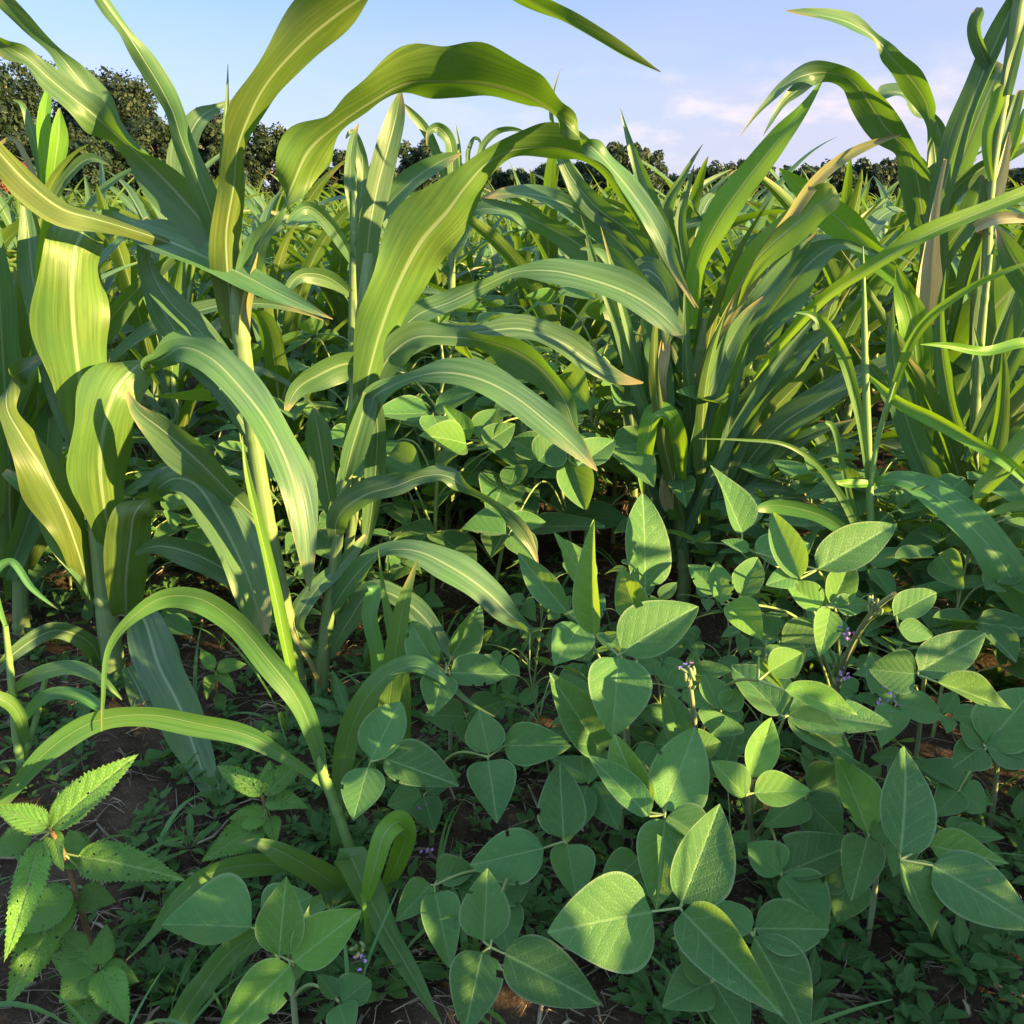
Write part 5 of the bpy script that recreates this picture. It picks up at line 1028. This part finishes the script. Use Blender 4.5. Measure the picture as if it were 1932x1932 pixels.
def put_low_right(x, Y):
    instance(SOYV[int(rng.integers(len(SOYV)))], 'soybean_plant', (x, Y, 0), rng.uniform(0, 6.28), rng.uniform(.7, .95),
             'dark soybean plant between the thin grass and the right edge stalks', 'soybean plant', 'soybeans behind the thin grass')
scatter(12, 0.45, 1.15, 1.5, 2.0, 0.16, put_low_right)
scatter(60, 0, 0, 3.3, 5.8, 0.2, lambda x, Y: put_soy(x, Y, rng.uniform(1.2, 1.7)), follow=True)
# far sorghum: one mesh each
LOW = []
for i in range(8):
    st, smb, lmb = sorghum_parts(500 + i, h=0.60 + 0.03 * (i % 4), nl=8, low=True)
    LOW.append((smb, lmb))
def lowmesh(i):
    smb, lmb = LOW[i]
    mb = MB(); nS = len(smb.v[0])
    for q in (smb, lmb):
        for v, f, a, b in zip(q.v, [f for f in q.f], q.uv, q.uv2):
            pass
    V = np.concatenate(smb.v + lmb.v); off = nS
    mb.v = [V]; mb.f = [np.concatenate(smb.f)] + [f + nS for f in lmb.f]
    mb.uv = [np.concatenate(smb.uv + lmb.uv)]; mb.uv2 = [np.concatenate(smb.uv2 + lmb.uv2)]; mb.n = len(V)
    return mb
LM = [lowmesh(i) for i in range(8)]
LME = [m_.mesh('sorghum_plant', M['sorghum_far']) for m_ in LM]
def put_far(x, Y):
    k = region(x, Y)
    o = bpy.data.objects.new('sorghum_plant', LME[int(rng.integers(8))]); COL.objects.link(o)
    s = rng.uniform(0.92, 1.27) * (1 + 0.004 * (Y - 6)); o.location = (x, Y, 0); o.scale = (s, s, s); o.rotation_euler = (rng.uniform(-.08, .08), rng.uniform(-.08, .08), rng.uniform(0, 6.28))
    tag(o, FARL[k], 'sorghum plant', {'left': 'far sorghum plants below the tall trees', 'middle': 'far sorghum plants in the middle of the field', 'right': 'far sorghum plants below the low tree line'}[k])
scatter(180, 0, 0, 5.8, 12.0, 0.3, put_far, follow=True)
def mass(name, meshes, mat, n, y0, y1, smin, smax, label, cat, pw=1.0):
    big = MB()
    for _ in range(n):
        Y = y0 + (y1 - y0) * rng.random() ** pw
        x = rng.uniform(-half(Y) * 1.25, half(Y) * 1.25)
        src = meshes[int(rng.integers(len(meshes)))]
        a = rng.uniform(0, 6.28); s = rng.uniform(smin, smax)
        c, d = math.cos(a) * s, math.sin(a) * s
        V = np.concatenate(src.v); Wv = np.stack([V[:, 0] * c - V[:, 1] * d + x, V[:, 0] * d + V[:, 1] * c + Y, V[:, 2] * s], -1)
        Fq = np.concatenate([f for f in src.f])
        big.add(Wv, Fq, np.concatenate(src.uv), np.concatenate(src.uv2))
    o = big.build(name, mat); tag(o, label, cat, kind='stuff')
mass('far_sorghum_field', LM, M['sorghum_far'], 2300, 11.0, 70.0, 1.0, 1.2, 'sunlit sorghum crop stretching away to the tree line', 'crop field', 1.3)
SLOW = []
for i in range(5):
    stem, one = soy_parts(700 + i, h=0.5, nl=8, size=0.10, low=True)
    SLOW.append(one)
mass('far_soybean_crop', SLOW, M['soy'], 520, 5.4, 16.0, 1.1, 1.6, 'low soybean leaves filling the gaps under the far sorghum', 'crop field', 1.2)

# ------------------------------------------------------------------ trees beyond the field
def make_tree(px, top, wpx, Y, bottom=0.12, dens=1.0, mat='crown', label='', group=None, seed=0, conic=0.0):
    r = np.random.default_rng(seed)
    if px > 1250: top -= 16
    base = PY(px, 385, Y); x = base[0]
    z1 = PY(px, top, Y)[2]; W = (1.5 if px < 350 else 1.3) * wpx / F * depth(base); bottom *= 0.5
    e = empty('tree', (x, Y, 0), label, 'tree', group)
    mb = MB(); tube(mb, [(x, Y, -0.2), (x + .1, Y, z1 * .4), (x, Y, z1 * .85)], [z1 * .028, z1 * .018, z1 * .006], 7, n=8)
    cz0 = z1 * bottom
    K = int(75 * dens)
    cl = MB(); quads = []
    cs = []
    for k in range(K):
        q = (k + 0.5) / K
        z = cz0 + (z1 - cz0) * (q ** 0.85) * 0.93
        env = math.sqrt(max(0.05, 1 - (2 * q * 0.93 - 0.75) ** 2 / 1.9)) * (1 - conic * q)
        a = r.uniform(0, 6.28); rr = W / 2 * env * math.sqrt(r.uniform(0.05, 1)) * (0.62 + 0.55 * float(value_noise(np.array(a * 1.1 + 7), np.array(q * 5.0), seed)))
        cs.append(np.array([x + math.cos(a) * rr, Y + math.sin(a) * rr, z]))
        if k % 3 == 0:
            tube(mb, [(x, Y, z * 0.7), (x + math.cos(a) * rr * .5, Y + math.sin(a) * rr * .5, z * 0.88), tuple(cs[-1])], [z1 * .008, z1 * .005, z1 * .002], 5)
    per = int(140 * dens)
    br = (W * (z1 - cz0)) ** 0.5 * 0.105
    for c in cs:
        d = r.normal(0, 1, (per, 3)); d /= np.linalg.norm(d, axis=1)[:, None]
        rad = br * r.uniform(0.6, 1.25) * r.uniform(0.25, 1, per) ** 0.45
        p = c + d * rad[:, None] * np.array([0.95, 0.95, 1.15])
        p[:, 2] = np.maximum(p[:, 2], 0.2)
        sz = r.uniform(0.5, 1.15, per) * (Y / 70) * 0.12 * np.where(r.random(per) < .3, 2.0, 1.0)
        nn = d + r.normal(0, 0.4, (per, 3)); nn /= np.linalg.norm(nn, axis=1)[:, None]
        t = np.cross(nn, r.normal(0, 1, (per, 3))); t /= np.linalg.norm(t, axis=1)[:, None]; b = np.cross(nn, t)
        V = np.stack([p - t * sz[:, None], p - b * sz[:, None] * .55 + nn * sz[:, None] * .15, p + t * sz[:, None], p + b * sz[:, None] * .55 - nn * sz[:, None] * .15], 1)
        quads.append(V.reshape(-1, 3))
    V = np.concatenate(quads)
    cl.add(V, np.arange(len(V)).reshape(-1, 4))
    mb.build('trunk', M['bark'], e); cl.build('crown', M[mat], e, smooth=False)
TL = [ # px, top, width, Y, bottom, label
 (48, 92, 175, 62, .05, 'tallest dark tree at the far left edge of the field'),
 (-25, 150, 150, 60, .05, 'dark tree cut by the left edge of the picture'),
 (185, 128, 120, 66, .1, 'tall pointed dark tree second from the left edge'),
 (255, 140, 130, 64, .08, 'tall dark tree with lit lower boughs left of the open sky'),
 (310, 225, 140, 60, .03, 'shorter olive tree at the right foot of the tall left trees'),
 (120, 250, 170, 57, .02, 'low bushy olive tree in front of the tall left trees'),
 (225, 262, 150, 56, .02, 'rounded sunlit olive bush below the tall left trees'),
 (412, 205, 95, 68, .08, 'slim dark tree behind the upright blue green leaf'),
 (515, 240, 115, 74, .2, 'airy dark tree with sky showing through beside the twisted lit leaf'),
 (590, 300, 90, 80, .1, 'small dark tree right of the airy tree'),
 (655, 285, 80, 80, .15, 'small round dark tree seen behind the first arching leaf'),
 (795, 272, 110, 84, .15, 'broad dark tree left of the low arching leaf'),
 (880, 312, 100, 88, .1, 'low dark tree seen under the middle arching leaf'),
 (965, 322, 110, 90, .08, 'low rounded tree just left of the thin upright spike'),
 (1040, 312, 90, 90, .1, 'rounded dark tree behind the thin upright spike'),
 (1110, 308, 95, 88, .1, 'dark round tree beside the tallest of the middle trees'),
 (1188, 272, 125, 86, .12, 'tallest of the middle trees with a ragged crown'),
 (1290, 350, 100, 100, .05, 'low dark tree in the dip right of the ragged tree'),
 (1365, 330, 130, 100, .05, 'broad low tree left of the bright slanted leaf'),
 (1420, 318, 80, 100, .1, 'small peaked tree behind the bright slanted leaf'),
 (1500, 332, 110, 104, .05, 'low tree between the bright slanted leaf and the dry stalk'),
 (1590, 326, 110, 104, .08, 'dark tree with a flat crown right of the dry stalk leaf'),
 (1670, 318, 120, 104, .08, 'broad dark tree below the drooping arched leaf'),
 (1770, 340, 120, 108, .05, 'low tree behind the tall stalks on the right'),
 (1850, 348, 110, 108, .05, 'low dark tree right of the tall broken stalks'),
 (1930, 335, 120, 108, .05, 'dark tree at the right edge of the tree line'),
]
for i, (px, top, wp, Y, bt, lb) in enumerate(TL):
    make_tree(px, top, wp, Y, bt, 1.0 if Y > 70 else 1.35, label=lb, seed=40 + i, conic=0.35 if px in (185, 255, 412) else 0.1)
for i, px in enumerate(range(360, 1960, 62)):
    make_tree(px + rng.uniform(-20, 20), 346 + rng.uniform(-10, 12), 110, 112, .0, 0.6, label='low dark hedge bush in the line at the far side of the field', group='hedge bushes at the far field edge', seed=90 + i)
make_tree(35, 300, 60, 40, 0.05, 0.7, mat='crown_red', label='small rust red bush at the foot of the left trees', seed=777)

# ------------------------------------------------------------------ ground cover and straw
def straw():
    mb = MB(); r = np.random.default_rng(11)
    for i_ in range(7000):
        Y = 0.6 + 2.2 * r.random() ** 1.4; x = r.uniform(-half(Y), half(Y))
        L = r.uniform(0.015, 0.075); a = r.uniform(0, 6.28); w_ = r.uniform(0.0004, 0.0009) if r.random() < .8 else r.uniform(.001, .003); L = L * (0.5 if i_ % 3 else 1.2)
        bend = r.uniform(-0.5, 0.5)
        d = np.array([math.cos(a), math.sin(a)]); d2 = np.array([math.cos(a + bend), math.sin(a + bend)])
        q = np.array([x, Y]); P = np.array([q, q + d * L * .5, q + d * L * .5 + d2 * L * .5])
        z = ground_z(P[:, 0], P[:, 1]) + 0.003 + r.uniform(0, 0.010) * np.array([1, r.uniform(.4, 1.6), r.uniform(.2, 1.5)])
        tube(mb, np.column_stack([P, z]), [w_, w_ * 1.1, w_ * .6], 3)
    o = mb.build('straw_litter', M['straw']); tag(o, 'scattered bits of dry straw lying on the soil', 'straw', kind='stuff')
straw()
def ground_cover():
    r = np.random.default_rng(12); mb = MB()
    for _ in range(3300):
        Y = 0.62 + 2.9 * r.random() ** 1.5; x = r.uniform(-half(Y), half(Y))
        if value_noise(np.array(x * 3.1 + 9), np.array(Y * 3.1), 5) < (0.42 if x > 0 else 0.30): continue
        z0 = float(ground_z(x, Y)); nl = int(r.integers(4, 8)); sz = r.uniform(0.007, 0.024) * r.choice([1, 1, 1, 1.8]); az = r.uniform(0, 6.28); hh = r.uniform(0.005, 0.05)
        for i in range(nl):
            a = az + i * 6.28 / nl + r.uniform(-.3, .3); e = r.uniform(0.0, 0.7)
            d = np.array([math.cos(a) * math.cos(e), math.sin(a) * math.cos(e), math.sin(e)])
            b = np.array([x, Y, z0 + hh * (0.4 + 0.6 * r.random())]) + d * sz * 0.25
            leaflet(mb, b, b + d * sz * r.uniform(.8, 1.5), np.array([0, 0, 1.0]) + r.normal(0, .25, 3), sz * r.uniform(.45, .8), rows=6, cols=5, fold=r.uniform(0, 25), seed=int(r.integers(1e6)), serr=0.25 if r.random() < .4 else 0)
    o = mb.build('ground_cover', M['weed']); tag(o, 'small low weeds carpeting the soil between the crop plants', 'weeds', kind='stuff')
    g = MB()
    for _ in range(110):
        Y = 0.7 + 2.3 * r.random() ** 1.3; x = r.uniform(-half(Y), half(Y))
        if Y < 1.1 and x > 0.2 and r.random() < .8: continue
        for i in range(int(r.integers(2, 5))):
            ribbon(g, *proc_blade((x, Y, float(ground_z(x, Y))), r.uniform(0, 6.28), R(r.uniform(45, 85)), r.uniform(0.06, 0.22), r.uniform(0.003, 0.009), R(r.uniform(20, 120)), r.uniform(-1, 1), r, n=9),
                   fold=15, cols=3, seed=int(r.integers(1e6)), wob=0)
    o = g.build('grass', M['weedgrass']); tag(o, 'thin young grass coming up through the weeds', 'grass', kind='stuff')
ground_cover()
# unseen plants added right of the frame to shade the front rows
for i, (x, Y, s) in enumerate([(0.95, 0.55, 1.35), (1.12, 0.30, 1.3), (0.82, 0.22, 1.25), (1.30, 0.62, 1.5), (1.0, 0.02, 1.3), (1.25, 0.05, 1.45), (0.80, -0.12, 1.2), (1.05, -0.28, 1.4), (1.42, 0.34, 1.5), (0.70, -0.4, 1.25), (1.3, -0.3, 1.5), (1.55, 0.8, 1.6), (1.1, 0.8, 1.2), (0.9, -0.6, 1.3), (0.62, -0.72, 1.3), (0.9, 0.4, 1.2), (1.2, 0.45, 1.4), (1.0, 0.15, 1.3), (1.15, -0.1, 1.4), (0.92, -0.2, 1.3), (1.35, 0.15, 1.5), (1.5, 0.1, 1.5), (1.35, 0.9, 1.4), (1.5, 1.15, 1.5), (1.7, 1.4, 1.5), (1.25, 1.1, 1.2)]):
    instance(SOYV[i % len(SOYV)], 'soybean_plant', (x, Y, 0), i * 1.7, s * .98, 'added unseen soybean plant just right of the picture, shading the front rows', 'soybean plant', 'added shading soybeans right of the frame')

for i, (x, Y, s) in enumerate([(1.15, 0.45, .82), (1.32, 0.2, .86), (1.5, 0.5, .9), (1.2, 0.1, .8), (1.45, -0.05, .85), (1.05, -0.15, .78), (1.3, 0.72, .8), (1.65, 0.3, .9), (1.2, -0.4, .8), (1.5, 0.95, .9), (1.7, 1.2, 1.0), (1.4, 0.35, .85), (1.62, 0.02, .9), (1.75, 0.6, 1.0), (1.9, 1.5, 1.0), (1.8, 0.3, .95)]):
    instance(SV[i % 8], 'sorghum_plant', (x, Y, 0), i * 2.1, s * .89, 'added unseen small sorghum plant just right of the picture, shading the front rows', 'sorghum plant', 'added shading sorghum right of the frame')
